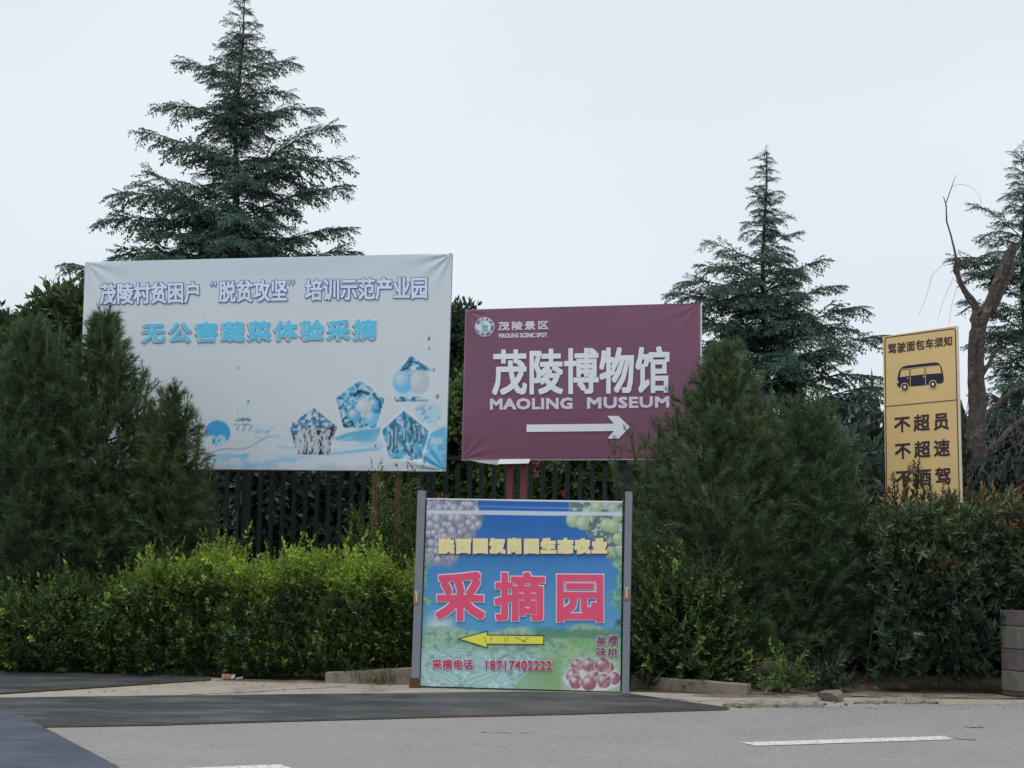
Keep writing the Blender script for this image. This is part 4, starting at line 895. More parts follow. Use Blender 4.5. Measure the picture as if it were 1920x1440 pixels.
tag(rock(1560, 1313, .16, .55, 3, rk), 'largest lump of broken concrete on the kerb below the right pine', 'stone')
rg = np.random.default_rng(12)
for i in range(26):
    x = rg.uniform(1345, 1600) if i < 18 else rg.uniform(1600, 1760); y = 1327 - (x - 1345) * .028 + rg.uniform(-5, 1.5); r = rg.choice([.012, .018, .025, .04], p=[.4, .3, .2, .1])
    tag(rock(x, y, r, .5, 10 + i, rk), 'small chip of broken kerb concrete along the road edge', 'stone', 'chips of broken kerb along the road edge')
def lip(xa_, xb_, y0, y1, h, seed, label):
    rr = random.Random(seed); n_ = 16; T_ = []; B_ = []
    for i in range(n_ + 1):
        x = xa_ + (xb_ - xa_) * i / n_; e = math.sin(math.pi * i / n_) ** .4; T_.append(gnd(np.float64(x), np.float64(y1 + rr.uniform(-.9, .6) * 1.2))); B_.append(gnd(np.float64(x), np.float64(y1 + (y0 - y1) * e + rr.uniform(-1.2, 1.2))))
    m_ = MB(); lo = T_ + B_[::-1]; k = len(lo); m_.v = [(q[0], q[1], -.01) for q in lo] + [(q[0], q[1], h + rr.uniform(-.008, .006)) for q in lo]
    for i in range(n_): m_.f.append((k + i, k + i + 1, k + k - 2 - i, k + k - 1 - i))
    m_.f += [(i, (i + 1) % k, k + (i + 1) % k, k + i) for i in range(k)]
    return tag(m_.build('broken_kerb', rk2, None), label, 'kerb')
rk2 = mat('kerb_concrete', (.30, .27, .23), .95, noise=(9, .3), bump=(35, .6), wear=(12, (.13, .11, .09), .5, .1))
lip(1355, 1545, 1317, 1326, .03, 4, 'crumbling low kerb edge right of the black sheet tip'); lip(1600, 1760, 1310, 1318.5, .015, 5, 'thin crumbling kerb edge below the yellow notice')
tag(rock(1455, 1290, .22, .28, 33, mat('slab_grey', (.12, .11, .095), .95, noise=(6, .3))), 'low slab of earth-stained concrete in front of the right pine', 'slab')
for i, (x, y, r) in enumerate([(1690, 1290, .07), (1800, 1288, .06), (1830, 1290, .05), (1760, 1287, .06), (1640, 1292, .05)]):
    tag(rock(x, y, r, .6, 50 + i, rk), 'small pale stone on the shaded earth under the reddish shrub', 'stone', 'stones under the reddish shrub')
c = gnd(np.float64(428), np.float64(1272.5)); LT = empty('litter_carton', 'crushed red and white carton lying at the foot of the hedge', 'litter', tuple(c))
MB().box(c + [0, 0, .025], [.07, .01, 0], [-.01, .04, 0], [0, .005, .024]).build('carton', mat('carton_red', (.42, .14, .09), .7, noise=(20, .3), wear=(12, (.5, .45, .4), .5, .1)), LT, .006)
MB().box(c + [.055, -.03, .02], [.02, .0, .004], [0, .02, 0], [0, 0, .012]).build('torn_flap', whitem, LT, .003)
c = gnd(np.float64(449), np.float64(1274)); tag(MB().box(c + [0, 0, .015], [.035, .01, .006], [-.005, .02, 0], [0, 0, .008]).build('paper_scrap', mat('greenish_paper', (.4, .45, .4), .7), None, .003), 'pale scrap of paper beside the red carton', 'litter')

# stone gate pillar at the right edge
c0 = G(1882, 1304); c1 = G(1912, 1307)
PI = empty('stone_pillar', 'pillar of grey and purplish stone blocks at the right edge under the shrub', 'pillar', (c1[0], c1[1], 0))
dl = np.array([c0[0] - c1[0], c0[1] - c1[1] + .06, 0]); wl_ = np.linalg.norm(dl); dl = dl / wl_; dn = np.array([-dl[1], dl[0], 0]); dn = dn if dn[1] > 0 else -dn
dr_ = np.array([.9, .42, 0]); dr_ /= np.linalg.norm(dr_)
ca_ = np.array([c1[0], c1[1], 0]); z = 0
for i in range(5):
    h = (.05, .21, .225, .235, .16, .2)[i]; colr = ((.07, .05, .04), (.13, .12, .10), (.105, .08, .09), (.125, .12, .105), (.10, .085, .09))[i]
    m_ = mat('pillar_stone_%d' % i, colr, .85, noise=(8, .3), bump=(30, .4)); e = (.0, .004, -.002, .003, 0, .002)[i]
    p0 = ca_ - dl * 0 ; q = [p0 - dr_ * 0 + (-dl) * 0, p0 + dr_ * .5, p0 + dr_ * .5 + dl * wl_ + dn * .42, p0 + dl * wl_]
    cen = sum(q) / 4; q = [cen + (a - cen) * (1 + e) for a in q]
    MB().hull8([a + [0, 0, z] for a in q] + [a + [0, 0, z + h - .006] for a in q]).build('stone_block', m_, PI, .008); z += h

# ------------------------------------------------------------------ fence
fenm = mat('dark_green_paint', (.018, .032, .028), .45, noise=(8, .3), spec=.4)
PF5 = Plane(at(np.float64(700), np.float64(860), 19.6), 12.5)
FE = empty('picket_fence', 'dark green steel picket fence running behind the boards', 'fence', tuple(PF5(np.array([700.]), np.array([1000.]))[0] * [1, 1, 0]))
xs = PF5(np.array([120.]), np.array([950.]))[0]; xe = PF5(np.array([1990.]), np.array([950.]))[0]; Lf = np.linalg.norm((xe - xs)[:2]); ztop = float(PF5(np.array([855.]), np.array([851.]))[0][2])
pk = None
ang = math.atan2(PF5.u[1], PF5.u[0]); npk = int(Lf / .172)
mb = MB(); mb.box([0, 0, ztop / 2 - .02], [.031, 0, 0], [0, .012, 0], [0, 0, ztop / 2 - .12]); me = None
for i in range(npk):
    q = xs + PF5.u * (.172 * i)
    if me is None:
        o_ = mb.build('picket', fenm, FE, 0); me = o_.data
    else:
        o_ = bpy.data.objects.new('picket', me); COL.objects.link(o_); o_.parent = FE
    o_.location = Vector((q[0], q[1], 0)) - FE.location; o_.rotation_euler = (0, 0, ang + random.uniform(-.02, .02))
for zz in (.28, ztop - .055):
    m_ = xs * [1, 1, 0] + PF5.u * Lf / 2 + [0, 0, zz]; MB().box(m_ - PF5.n * .03, PF5.u * Lf / 2, PF5.n * .02, [0, 0, .03]).build('rail', fenm, FE)
for i in range(0, npk, 16):
    q = xs * [1, 1, 0] + PF5.u * (.172 * (i + .5)); MB().box(q + [0, 0, ztop / 2 + .02] - PF5.n * .06, PF5.u * .04, PF5.n * .04, [0, 0, ztop / 2 + .03]).build('fence_post', fenm, FE)

# ------------------------------------------------------------------ big trees
cedar('cedar_tree', 'tallest cedar, rising behind the white billboard', 455, -8, 31,
      [(-8, 3, 3), (20, 22, 18), (50, 38, 40), (100, 62, 82), (150, 70, 100), (200, 110, 110), (250, 120, 120), (300, 140, 140), (350, 165, 145), (400, 195, 155), (460, 215, 170), (600, 250, 220), (900, 270, 250), (1300, 250, 240)],
      [(455, 160, 336, 100), (455, 235, 298, 186), (455, 330, 268, 231), (440, 440, 205, 404), (450, 420, 222, 360), (455, 240, 592, 183), (460, 330, 636, 228), (460, 340, 655, 298), (465, 400, 648, 335), (465, 480, 655, 402), (470, 520, 666, 452), (455, 130, 555, 100), (440, 430, 262, 325), (455, 500, 210, 455), (440, 640, 150, 487)], 3, zbase=2.6, ycut=520, fill=4)
cedar('cedar_tree', 'middle cedar between the maroon board and the yellow notice', 1433, 282, 29,
      [(282, 2, 2), (320, 12, 12), (350, 22, 26), (380, 34, 46), (430, 46, 58), (448, 50, 56), (462, 90, 70), (520, 130, 95), (560, 165, 120), (620, 150, 180), (700, 165, 218), (800, 170, 228), (1000, 190, 225), (1300, 190, 200)],
      [(1430, 500, 1330, 448), (1430, 540, 1312, 490), (1430, 600, 1252, 542), (1430, 560, 1272, 520), (1433, 470, 1490, 432), (1430, 660, 1262, 640), (1435, 640, 1600, 600), (1440, 540, 1542, 480), (1440, 590, 1570, 533), (1450, 640, 1612, 566), (1450, 700, 1655, 622), (1460, 730, 1650, 690), (1460, 800, 1662, 730)], 8, zbase=1.2, ycut=860, fill=5, ndens=1.1)
cedar('cedar_tree', 'cedar at the right edge behind the dead tree', 1916, 272, 27,
      [(272, 3, 3), (320, 28, 28), (380, 60, 60), (440, 92, 90), (500, 120, 120), (560, 110, 120), (700, 125, 160), (800, 130, 180), (1000, 150, 200), (1300, 150, 200)],
      [(1910, 500, 1792, 470), (1910, 560, 1805, 480), (1910, 440, 1835, 372)], 15, zbase=1.2, ycut=900, fill=3)
LT_ = (.035, .06, .022); LTt = (.075, .12, .04)
leaf_tree('broadleaf_tree', 'dark leafy tree between the left pines and the billboard', 'tree', 24, [(116, 608, 30, 36), (68, 660, 34, 40), (128, 670, 45, 50), (158, 625, 25, 45), (60, 720, 60, 60), (150, 760, 60, 80)], 480, LT_, LTt, 5, .15)
leaf_tree('broadleaf_tree', 'leafy tree cut off by the left edge of the picture', 'tree', 25, [(2, 655, 22, 36), (-30, 700, 45, 60), (10, 740, 45, 60), (-10, 850, 60, 80)], 500, (.03, .05, .03), (.06, .09, .06), 6, .15)
leaf_tree('broadleaf_tree', 'narrow dark tree seen in the gap between the two boards', 'tree', 26, [(856, 640, 22, 50), (850, 700, 40, 60), (880, 720, 40, 60), (830, 780, 50, 60)], 560, (.03, .06, .03), (.06, .10, .05), 7, .13)
leaf_tree('garden_shrub', 'light green shrub behind the fence under the gap between boards', 'shrub', 21.5, [(850, 790, 50, 60), (860, 880, 60, 60), (920, 900, 60, 50), (790, 900, 50, 60), (820, 960, 70, 60), (930, 980, 80, 60)], 480, (.06, .11, .035), (.13, .2, .06), 8, .11)
leaf_tree('garden_shrub', 'green shrub behind the fence below the maroon board', 'shrub', 21.8, [(1010, 900, 60, 50), (1080, 890, 60, 60), (1140, 900, 60, 70), (1050, 970, 80, 60), (1150, 990, 70, 60)], 480, (.05, .09, .03), (.11, .17, .05), 9, .11)
leaf_tree('garden_shrub', 'shadowy shrub behind the pickets at left', 'shrub', 22.5, [(420, 930, 80, 80), (520, 920, 80, 80), (620, 930, 70, 80), (700, 920, 60, 70), (480, 1010, 90, 60), (620, 1020, 90, 60)], 300, (.034, .055, .042), (.085, .12, .095), 10, .16)
leaf_tree('garden_shrub', 'dark shrub with a few pale blossoms beside the yellow notice', 'shrub', 20.5, [(1560, 880, 60, 60), (1620, 900, 40, 50), (1500, 880, 60, 70), (1640, 1000, 60, 60)], 300, (.028, .06, .04), (.06, .11, .07), 12, .11)
leaf_tree('garden_shrub', 'dark shrubbery behind the dead tree at right', 'shrub', 24, [(1760, 920, 70, 90), (1840, 900, 70, 100), (1920, 880, 80, 110), (1980, 900, 80, 110), (1700, 980, 60, 70)], 330, (.02, .04, .035), (.05, .085, .07), 14, .14)
leaf_tree('background_wood', 'dark belt of far trees behind the shrubs', 'trees', 40, [(x, 1010 + 15 * math.sin(x), 150, 95) for x in range(-300, 2300, 125)], 120, (.02, .035, .025), (.04, .06, .045), 17, .8)

# flowers of the shrubs behind the fence
pinkm = mat('pink_petal', (.55, .10, .20), .6, noise=(30, .3)); palem = mat('pale_petal', (.62, .5, .52), .6)
def blossom(x, y, Y, r, m, label, n=26, grp=None):
    rg = np.random.default_rng(int(x + y)); V = []; F = []; c = at(np.float64(x), np.float64(y), Y)
    for i in range(n):
        p = c + rg.normal(size=3) * r * .45; d = nrm(rg.normal(size=3)); s_ = nrm(np.cross(d, rg.normal(size=3))); a = r * .28; b = len(V)
        V += [p, p + d * a + s_ * a * .6, p + d * a * 1.5, p + d * a - s_ * a * .6]; F += [[b, b + 1, b + 2], [b, b + 2, b + 3]]
    tag(mesh_np('blossom', np.array(V), np.array(F), m), label, 'blossom', grp)
for (x, y, r, l) in ((1007, 872, .07, 'pink blossom between pickets, just right of the two red posts'), (1008, 888, .06, 'lower pink blossom just right of the two red posts'), (1058, 924, .065, 'bright pink blossom just above the top of the fruit sign'), (1082, 911, .05, 'coral blossom between two pickets right of the bright pink one')):
    blossom(x, y, 19.1, r, pinkm, l, 40)
blossom(1565, 868, 20.0, .06, palem, 'white blossom in the dark shrub left of the yellow notice'); blossom(712, 909, 17.9, .045, palem, 'small pale blossom beside the rusty billboard post')
blossom(824, 930, 15.2, .05, mat('brick_petal', (.28, .10, .08), .7), 'dull red blossom peeping over the top left of the fruit sign', 30); blossom(836, 936, 15.0, .025, palem, 'tiny pale blossom on the top edge of the fruit sign', 14)

# ------------------------------------------------------------------ dead tree
DT = empty('dead_tree', 'bare dead tree with two sawn limbs beside the yellow notice', 'dead tree', tuple(at(np.float64(1835), np.float64(1000), 19.2) * [1, 1, 0]))
dbark = mat('dead_bark', (.075, .062, .056), .95, noise=(14, .5), bump=(18, 1.0), wear=(7, (.17, .14, .12), .55, .08))
def px(L, Y=19.2): return [at(np.float64(a[0]), np.float64(a[1]), Y + (a[3] if len(a) > 3 else 0)) for a in L], [a[2] * .72 * Y / FPX for a in L]
def limb(name, L, n=9, par=None, Y=19.2, m=dbark, jit=0):
    P_, R_ = px(L, Y)
    # subdivide for an uneven surface
    PP = []; RR = []; rg = random.Random(int(L[0][0] * 7 + L[0][1]))
    for i in range(len(P_) - 1):
        k = 5
        for j in range(k):
            t = j / k; PP.append(P_[i] * (1 - t) + P_[i + 1] * t + np.array([rg.uniform(-1, 1), rg.uniform(-1, 1), 0]) * R_[i] * jit * .5); RR.append((R_[i] * (1 - t) + R_[i + 1] * t) * (1 + rg.uniform(-1, 1) * jit * .25))
    PP.append(P_[-1]); RR.append(R_[-1])
    mb_ = MB().tube(PP, RR, n if n < 7 else n * 2); nn = n if n < 7 else n * 2
    if n >= 7:                          # flutes and knots: each side of the limb keeps its own bulge
        fl_ = [rg.uniform(.78, 1.16) for _ in range(nn)]
        for a in range(len(PP)):
            for k_ in range(nn):
                if rg.random() < .12: fl_[k_] = rg.uniform(.76, 1.2)
                q_ = np.array(mb_.v[a * nn + k_]); mb_.v[a * nn + k_] = tuple(PP[a] + (q_ - PP[a]) * fl_[k_] * (1 + rg.uniform(-.04, .04)))
    return mb_.build(name, m, par or DT, smooth=False)
limb('trunk', [(1832, 1290, 30), (1838, 1000, 30), (1834, 920, 26), (1829, 850, 23), (1833, 780, 22), (1829, 700, 19), (1831, 640, 20), (1835, 600, 22), (1838, 578, 17)], 12, jit=.10)
lb = limb('limb', [(1836, 604, 13), (1827, 570, 10), (1808, 545, 8), (1796, 520, 7), (1793, 505, 8), (1796, 492, 10), (1794, 484, 7)], 8, jit=.12)
limb('broken_knob', [(1792, 500, 5), (1804, 496, 8), (1812, 505, 3)], 6, lb, jit=.2)
limb('twig', [(1794, 488, 3.2), (1784, 445, 2.3), (1775, 415, 2.2), (1774, 385, 1.8), (1769, 368, .9)], 5, lb, jit=.2)
limb('twig', [(1774, 380, 1.5), (1783, 355, 1.2), (1790, 334, .7), (1796, 328, .4)], 5, lb, jit=.2)
limb('twig', [(1786, 350, .45), (1800, 345, .45), (1820, 350, .4), (1836, 364, .35), (1841, 385, .3)], 4, lb)
limb('twig', [(1790, 495, .6), (1765, 498, .5), (1748, 515, .45), (1736, 560, .4), (1722, 590, .3)], 4, lb)
limb('twig', [(1795, 535, .5), (1785, 570, .4), (1779, 610, .3)], 4, lb); limb('twig', [(1788, 520, .5), (1770, 560, .35), (1758, 600, .3)], 4, lb)
limb('twig', [(1802, 540, 1.2), (1795, 530, 1.0), (1789, 524, .6)], 4, lb)
limb('limb', [(1838, 604, 15), (1850, 580, 14), (1864, 548, 14), (1880, 510, 13), (1893, 478, 12.5), (1900, 460, 12)], 10, jit=.09)
l2 = limb('limb', [(1862, 585, 6), (1880, 545, 6.5), (1895, 510, 7), (1902, 488, 5)], 7, jit=.15)
limb('limb', [(1832, 720, 6), (1850, 690, 5), (1866, 660, 4.5), (1874, 648, 4)], 6, jit=.12)
limb('limb', [(1840, 860, 10), (1870, 830, 7), (1900, 800, 6), (1940, 770, 4)], 7, jit=.14); limb('limb', [(1838, 790, 8), (1868, 760, 6), (1895, 735, 5), (1930, 722, 3)], 7, jit=.14)
limb('limb', [(1830, 960, 12), (1868, 900, 8), (1890, 850, 5)], 7, jit=.14)
rg = random.Random(9)
tw = MB()
for i in range(70):
    x = rg.uniform(1840, 1935); y = rg.uniform(780, 930); L = [(x, y, .9), (x + rg.uniform(-14, 14), y + rg.uniform(-30, 10), .7), (x + rg.uniform(-30, 30), y + rg.uniform(-50, 40), .35)]
    P_, R_ = px(L, 19 + rg.uniform(-.6, .6)); tw.tube(P_, R_, 3)
stuff(tw.build('fine_twigs', mat('grey_twig', (.17, .15, .135), .9), DT))

# ------------------------------------------------------------------ pine shrubs
pine('left pine shrub with the tallest shoots in front of the white billboard', 196, 592, 17.4, [(592, 6, 6), (640, 34, 36), (700, 70, 78), (760, 100, 118), (850, 130, 150), (950, 160, 180), (1050, 175, 190), (1250, 160, 170)], 1900, 21,
     leaders=[(200, 760, 188, 580), (225, 760, 211, 598), (186, 800, 172, 618), (232, 800, 236, 665), (170, 800, 165, 650), (250, 830, 270, 686), (262, 840, 278, 710), (215, 790, 222, 625)])
pine('pine shrub at far left, spreading past the picture edge', 62, 600, 17.0, [(600, 12, 12), (660, 45, 50), (740, 90, 85), (850, 130, 120), (950, 160, 140), (1050, 170, 150), (1250, 150, 150)], 1450, 22, leaders=[(60, 700, 62, 600), (110, 700, 112, 612), (25, 740, 20, 640), (90, 700, 88, 620)], tint=(.052, .09, .044))
pine('lower pine shrub at the right of the left group, against the billboard foot', 325, 730, 17.0, [(735, 14, 12), (780, 50, 36), (850, 75, 60), (950, 90, 80), (1050, 95, 85), (1250, 90, 80)], 900, 23,
     leaders=[(325, 850, 328, 716), (345, 860, 352, 746), (300, 850, 302, 735), (365, 900, 374, 792), (385, 960, 398, 870)], brown=.12)
pine('large pine shrub overlapping the right of the maroon board', 1352, 658, 16.0, [(655, 12, 18), (700, 30, 52), (750, 66, 92), (800, 122, 128), (850, 165, 140), (900, 205, 170), (1000, 200, 190), (1100, 190, 190), (1220, 170, 190), (1290, 120, 160)], 1950, 24,
     leaders=[(1350, 760, 1346, 650), (1380, 760, 1390, 676), (1320, 800, 1314, 700), (1275, 830, 1262, 728), (1195, 900, 1183, 800), (1215, 900, 1208, 815), (1240, 880, 1232, 800), (1160, 930, 1150, 825), (1290, 830, 1285, 735)], brown=.10, tint=(.064, .108, .050))
pine('pine shrub between the large right pine and the reddish shrub', 1522, 748, 15.9, [(745, 30, 24), (790, 66, 58), (850, 90, 84), (920, 95, 100), (1000, 100, 115), (1100, 100, 115), (1290, 90, 100)], 900, 25,
     leaders=[(1450, 830, 1447, 735), (1500, 830, 1498, 738), (1545, 850, 1549, 775), (1600, 930, 1608, 868), (1570, 880, 1580, 822)], tint=(.058, .104, .050))

# ------------------------------------------------------------------ hedges
def hedge(name, label, cat, poly_fn, n, T, base, tip, seed, S, top_bias, mt, zones=None, upb=.35, stems=None):
    """poly_fn(rng,n) -> O, outward D, brightness weight 0..1"""
    rng = np.random.default_rng(seed); O, D, wgt = poly_fn(rng, n); N = len(O); root = empty(name, label, cat, (float(O[:, 0].mean()), float(O[:, 1].mean()), 0))
    D = nrm(D + rng.normal(size=(N, 3)) * .45 + np.array([0, 0, upb])); R_ = frames(D, rng.uniform(0, 6.28, N)); ch = rng.integers(0, len(T), N)
    v = rng.uniform(.6, 1.35, N)[:, None]; w_ = wgt[:, None]
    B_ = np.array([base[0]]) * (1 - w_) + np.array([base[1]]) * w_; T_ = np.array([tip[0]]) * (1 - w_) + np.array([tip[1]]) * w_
    if zones is not None: T_ = zones(O, T_, rng)
    s_ = rng.uniform(S[0], S[1], N); lg = rng.random(N) < .10; s_[lg] *= 1.6; O[lg] += D[lg] * .07; soup = Soup(); O2 = O - D * s_[:, None] * .5; O2[:, 2] = np.maximum(O2[:, 2], .02)
    for c in range(len(T)):
        k = ch == c
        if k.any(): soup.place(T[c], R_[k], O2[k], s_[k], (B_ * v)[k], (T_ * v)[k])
    soup.build('foliage', mt, root)
    bm = MB()
    for i in rng.choice(N, min(N, stems or 110), replace=False):
        p = O2[i]; q = np.array([p[0] + rng.uniform(-.15, .15), p[1] + abs(rng.normal() * .25) + .1, 0]); bm.tube([q, (p + q) / 2 + rng.normal(size=3) * .03, p], [.009, .007, .003], 3, cap=False)
    bm.build('stems', TWIG, root); return root
xa = at(np.float64(-60), np.float64(1200), 15.7)[0]; xb = at(np.float64(778), np.float64(1200), 15.0)[0]
def hz(x, y):                           # height of the clipped privet
    t = (x - xa) / (xb - xa); return .77 + .40 * sst(.15, .55, t) - .05 * np.sin(4 * x) + .07 * np.sin(7.3 * x + 2 * y) + .05 * np.sin(17 * x) + .05 * (y - 15.5)
def hedge_left(rng, n):
    t = rng.random(n); x = xa + (xb - xa) * t; yf = 15.62 + (15.2 - 15.62) * t + .08 * np.sin(5 * x) + .05 * np.sin(13 * x); typ = rng.random(n)
    dep = rng.random(n) ** 1.4 * 1.4; y = yf + np.where(typ < .62, rng.random(n) ** 2.2 * .35, dep); H = hz(x, y)
    z = np.where(typ < .62, H * (rng.random(n) ** 1.15), H - rng.random(n) ** 2 * .2); spike = rng.random(n) < .09; z = np.where(spike & (typ > .62), z + rng.random(n) * .26, z); y = y - .26 * (fbm(x * 3.1, z * 4.0, 5, 3) - .45)
    bulge = .16 * np.sin(np.clip(z / H, 0, 1) * 2.6); y = y - np.where(typ < .62, bulge, 0)
    D = np.where((typ < .62)[:, None], np.array([[0, -1, .35]]), np.array([[0, -.2, 1.]])) + np.zeros((n, 3))
    ytop = np.clip((z / H - .72) / .3, 0, 1) * sst(.22, .6, t); return np.stack([x, y, z], 1), D, np.clip(ytop * (.7 + .5 * rng.random(n)) + .06, 0, 1)  # top leaves: yellow-green new growth, with some sunlight put into their colour
def zl(O, T_, rng):
    k = rng.random(len(O)) < .24; T_ = T_.copy(); T_[k] = np.array([.38, .52, .12]) * rng.uniform(.5, 1.1, (k.sum(), 1)); return T_
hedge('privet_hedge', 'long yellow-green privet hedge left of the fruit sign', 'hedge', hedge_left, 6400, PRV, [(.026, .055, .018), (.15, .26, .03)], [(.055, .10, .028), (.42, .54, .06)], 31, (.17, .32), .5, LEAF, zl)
def ellbush(cx, cy, rx, ry, H, p=.4):
    def f(rng, n):
        v = nrm(rng.normal(size=(n, 3))); v[:, 2] = np.abs(v[:, 2]); r = (rng.random(n) ** p)[:, None]; lump = (1 + .13 * np.sin(5 * v[:, 0:1] * 2 + 3 * v[:, 2:3]) + .08 * np.sin(11 * v[:, 0:1] + 9 * v[:, 2:3]))
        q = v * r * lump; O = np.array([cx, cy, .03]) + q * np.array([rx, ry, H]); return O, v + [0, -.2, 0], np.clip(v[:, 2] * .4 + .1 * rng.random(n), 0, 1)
    return f
c = at(np.float64(1290), np.float64(1200), 14.75)
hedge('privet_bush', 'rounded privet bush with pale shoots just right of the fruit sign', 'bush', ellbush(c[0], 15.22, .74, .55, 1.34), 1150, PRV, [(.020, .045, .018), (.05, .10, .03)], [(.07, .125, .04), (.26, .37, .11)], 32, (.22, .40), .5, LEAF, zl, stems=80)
c = at(np.float64(1205), np.float64(1050), 15.1)
hedge('privet_bush', 'slender pale-leaved privet shoots hugging the right post of the fruit sign', 'bush', ellbush(c[0], 15.3, .22, .25, 1.75, .6), 330, PRV, [(.03, .06, .022), (.07, .12, .03)], [(.12, .17, .06), (.22, .30, .10)], 33, (.16, .26), .5, LEAF, None, stems=40)
c = at(np.float64(1470), np.float64(1240), 14.6)
hedge('privet_seedling', 'small bright green privet sprout at the foot of the right pine', 'plant', ellbush(c[0], 14.65, .28, .2, .36), 110, PRV, [(.06, .12, .03), (.09, .16, .03)], [(.18, .28, .06), (.22, .34, .07)], 34, (.14, .24), .5, LEAF, None, stems=20)
c = at(np.float64(1560), np.float64(1240), 14.6)
hedge('privet_seedling', 'small grey-green sprout under the right pine, beside the broken concrete', 'plant', ellbush(c[0], 14.8, .32, .2, .3), 90, PRV, [(.03, .055, .035), (.04, .07, .05)], [(.08, .12, .09), (.10, .14, .11)], 35, (.16, .26), .5, LEAF, None, stems=20)
c = at(np.float64(712), np.float64(1000), 16.4)
hedge('leafy_shrub', 'loose upright shrub in front of the billboard posts, left of the grey sign post', 'shrub', ellbush(c[0], 16.5, .55, .32, 2.2, .5), 1800, PRV, [(.055, .10, .025), (.08, .13, .035)], [(.13, .20, .045), (.18, .24, .06)], 36, (.16, .28), .5, LEAF, None, stems=90)
c = at(np.float64(770), np.float64(1000), 16.0)
hedge('leafy_shrub', 'thin climbing shoots reaching the billboard corner beside the grey sign post', 'shrub', ellbush(c[0], 16.2, .18, .2, 2.45, .6), 480, PRV, [(.04, .07, .02), (.06, .09, .025)], [(.09, .12, .04), (.13, .17, .05)], 37, (.14, .24), .5, LEAF, None, stems=60)
c = at(np.float64(400), np.float64(1010), 16.3)
hedge('leafy_shrub', 'brownish-leaved shoots standing over the hedge against the dark pickets', 'shrub', ellbush(c[0], 16.5, .28, .25, 1.62, .7), 160, PHO, [(.03, .035, .02), (.05, .05, .03)], [(.08, .07, .05), (.11, .09, .06)], 38, (.16, .26), .5, LEAF, None, stems=40)
# reddish photinia at right
xa2 = at(np.float64(1615), np.float64(1100), 15.6)[0]; xb2 = at(np.float64(2080), np.float64(1100), 15.4)[0]
def photinia(rng, n):
    t = rng.random(n); x = xa2 + (xb2 - xa2) * t; typ = rng.random(n); H = 1.85 + .08 * np.sin(5 * x) + .06 * np.sin(13 * x) - .25 * sst(.12, 0, t); lowz = .12 + .06 * np.sin(6 * x) + .34 * sst(.36, .56, t)
    z = np.where(typ < .68, lowz + (H - lowz) * rng.random(n) ** .85, H - rng.random(n) ** 2 * .22); y = np.where(typ < .68, 15.0 + rng.random(n) ** 2 * .5, 15.0 + 1.7 * rng.random(n)); y = y - np.where(typ < .68, .28 * np.sin(np.clip(z / H, 0, 1) * 2.5), 0) + .08 * np.sin(7 * x + 3 * z)
    up_ = (typ >= .68) & (rng.random(n) < .07); z = np.where(up_, z + rng.random(n) * .25, z)
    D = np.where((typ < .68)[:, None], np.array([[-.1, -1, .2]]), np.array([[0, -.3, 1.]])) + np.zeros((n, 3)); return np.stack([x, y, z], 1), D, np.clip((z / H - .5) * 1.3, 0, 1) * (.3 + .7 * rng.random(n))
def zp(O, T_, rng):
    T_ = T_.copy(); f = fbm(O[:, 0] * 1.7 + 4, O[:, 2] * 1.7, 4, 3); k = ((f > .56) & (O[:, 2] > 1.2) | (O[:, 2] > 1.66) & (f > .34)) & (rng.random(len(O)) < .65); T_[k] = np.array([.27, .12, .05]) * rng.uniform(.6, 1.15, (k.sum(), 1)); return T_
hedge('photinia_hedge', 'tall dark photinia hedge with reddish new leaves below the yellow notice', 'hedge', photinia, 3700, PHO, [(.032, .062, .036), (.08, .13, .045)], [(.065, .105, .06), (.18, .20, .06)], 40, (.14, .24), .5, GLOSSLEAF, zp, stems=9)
leaf_tree('garden_shrub', 'added dark shrub mass standing in for the shade under the reddish hedge', 'shrub', 17.4, [(1640, 1080, 70, 110), (1720, 1060, 80, 120), (1800, 1060, 80, 120), (1880, 1060, 80, 120), (1960, 1060, 80, 120), (1660, 1190, 80, 90), (1760, 1190, 80, 90), (1850, 1190, 80, 90), (1940, 1190, 80, 90)], 230, (.012, .02, .014), (.03, .045, .03), 18, .18)  # added mass: near-black leaves give the hollow below the photinia its shade
# taller reddish shoots crossing the foot of the yellow notice
rg = np.random.default_rng(77); SH = empty('photinia_shoots', 'upright coppery shoots crossing the foot of the yellow notice', 'plant', tuple(at(np.float64(1720), np.float64(940), 15.4) * [1, 1, 0])); bm = MB(); soup = Soup()
for i, (x, y) in enumerate([(1674, 892), (1682, 915), (1705, 880), (1712, 870), (1722, 868), (1742, 905), (1768, 912), (1790, 925), (1700, 905), (1733, 925), (1660, 935), (1780, 935), (1815, 905), (1840, 925), (1886, 925), (1900, 918), (1728, 890), (1716, 895), (1755, 930), (1850, 945), (1694, 930), (1762, 940)]):
    Yd = 15.3; b = at(np.float64(x), np.float64(y), Yd); a = b + np.array([rg.uniform(-.08, .08), .08, -.38]); bm.tube([a, (a + b) / 2 + [.01, 0, 0], b], [.006, .005, .003], 4)
    k = 3; O = np.array([a + (b - a) * t for t in (.3, .65, .95)]); D = np.array([(b - a) + rg.normal(size=3) * .06 for _ in range(k)]); tipc = np.array([[.17, .12, .05]]) if i % 3 else np.array([[.26, .14, .06]])
    soup.place(PHO[i % 5], frames(D, rg.uniform(0, 6, k)), O - nrm(D) * .12, np.array([.24, .2, .17]), np.repeat(np.array([[.06, .08, .03]]), k, 0), np.repeat(tipc, k, 0))
soup.build('leaves', LEAF, SH); bm.build('stem', TWIG, SH)
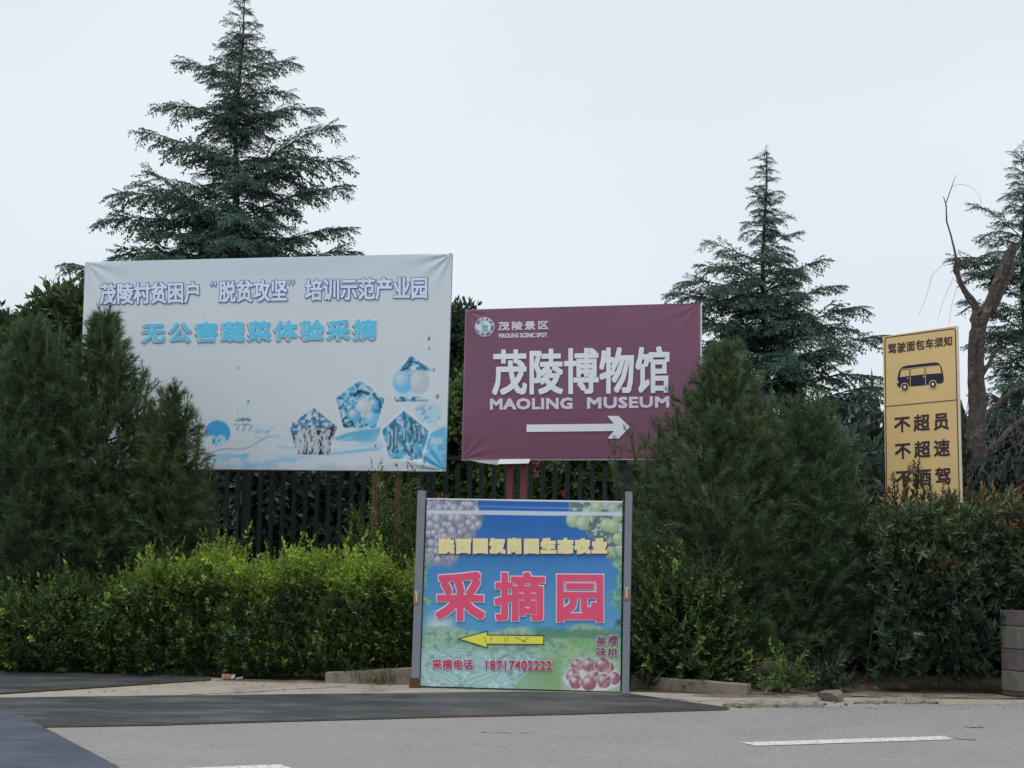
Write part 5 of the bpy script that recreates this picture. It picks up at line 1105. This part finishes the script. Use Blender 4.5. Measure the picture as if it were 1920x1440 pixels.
# weeds at the kerb
def weed(x, y, r, h, n, seed, label, base=(.07, .10, .03), tip=(.15, .18, .06)):
    rg = np.random.default_rng(seed); c = gnd(np.float64(x), np.float64(y)); O = c + np.stack([rg.normal(size=n) * r, rg.normal(size=n) * .06, np.zeros(n)], 1); D = rg.normal(size=(n, 3)) * .6 + [0, 0, 1]; D[:, 2] = abs(D[:, 2]) + .1
    s_ = Soup(); s_.place(PRV[seed % 5], frames(D, rg.uniform(0, 6, n)), O, rg.uniform(.6, 1.2, n) * h, np.repeat(np.array([base]), n, 0), np.repeat(np.array([tip]), n, 0)); tag(s_.build('weed', LEAF), label, 'weed')
weed(715, 1281, .17, .17, 80, 1, 'low weed growing in front of the left concrete beam')
weed(1715, 1319, .14, .05, 30, 2, 'flat dry weed at the road edge below the yellow notice', (.08, .075, .04), (.14, .13, .07))
weed(1380, 1325, .12, .03, 16, 3, 'tiny weed at the tip of the long black sheet', (.07, .08, .04), (.12, .13, .06))
weed(330, 1268, .3, .09, 40, 4, 'small weeds at the foot of the hedge beside the far sheet')
# fallen leaves and grit on the ground
rg = np.random.default_rng(3); V = []; F = []
for i in range(900):
    x, y = (rg.uniform(0, 780), rg.uniform(1262, 1300)) if i % 2 else (rg.uniform(1190, 1920), rg.uniform(1296, 1332))
    p = gnd(np.float64(x), np.float64(y)) + [0, 0, .004]; a = rg.uniform(0, 6.28); r = rg.uniform(.006, .02); b = len(V)
    u_ = np.array([math.cos(a), math.sin(a), rg.uniform(-.2, .4)]) * r; w__ = np.array([-math.sin(a), math.cos(a), rg.uniform(-.2, .3)]) * r * .5; V += [p - u_, p + w__, p + u_, p - w__]; F.append([b, b + 1, b + 2, b + 3])
stuff(mesh_np('leaf_litter', np.array(V), np.array(F), mat('dry_leaf', (.12, .085, .05), .8, noise=(3, .5))))
tot = sum(len(o.data.polygons) * (2 if o.data.polygons and len(o.data.polygons[0].vertices) == 4 else 1) for o in SC.objects if o.type == 'MESH'); print('TRIS', tot)
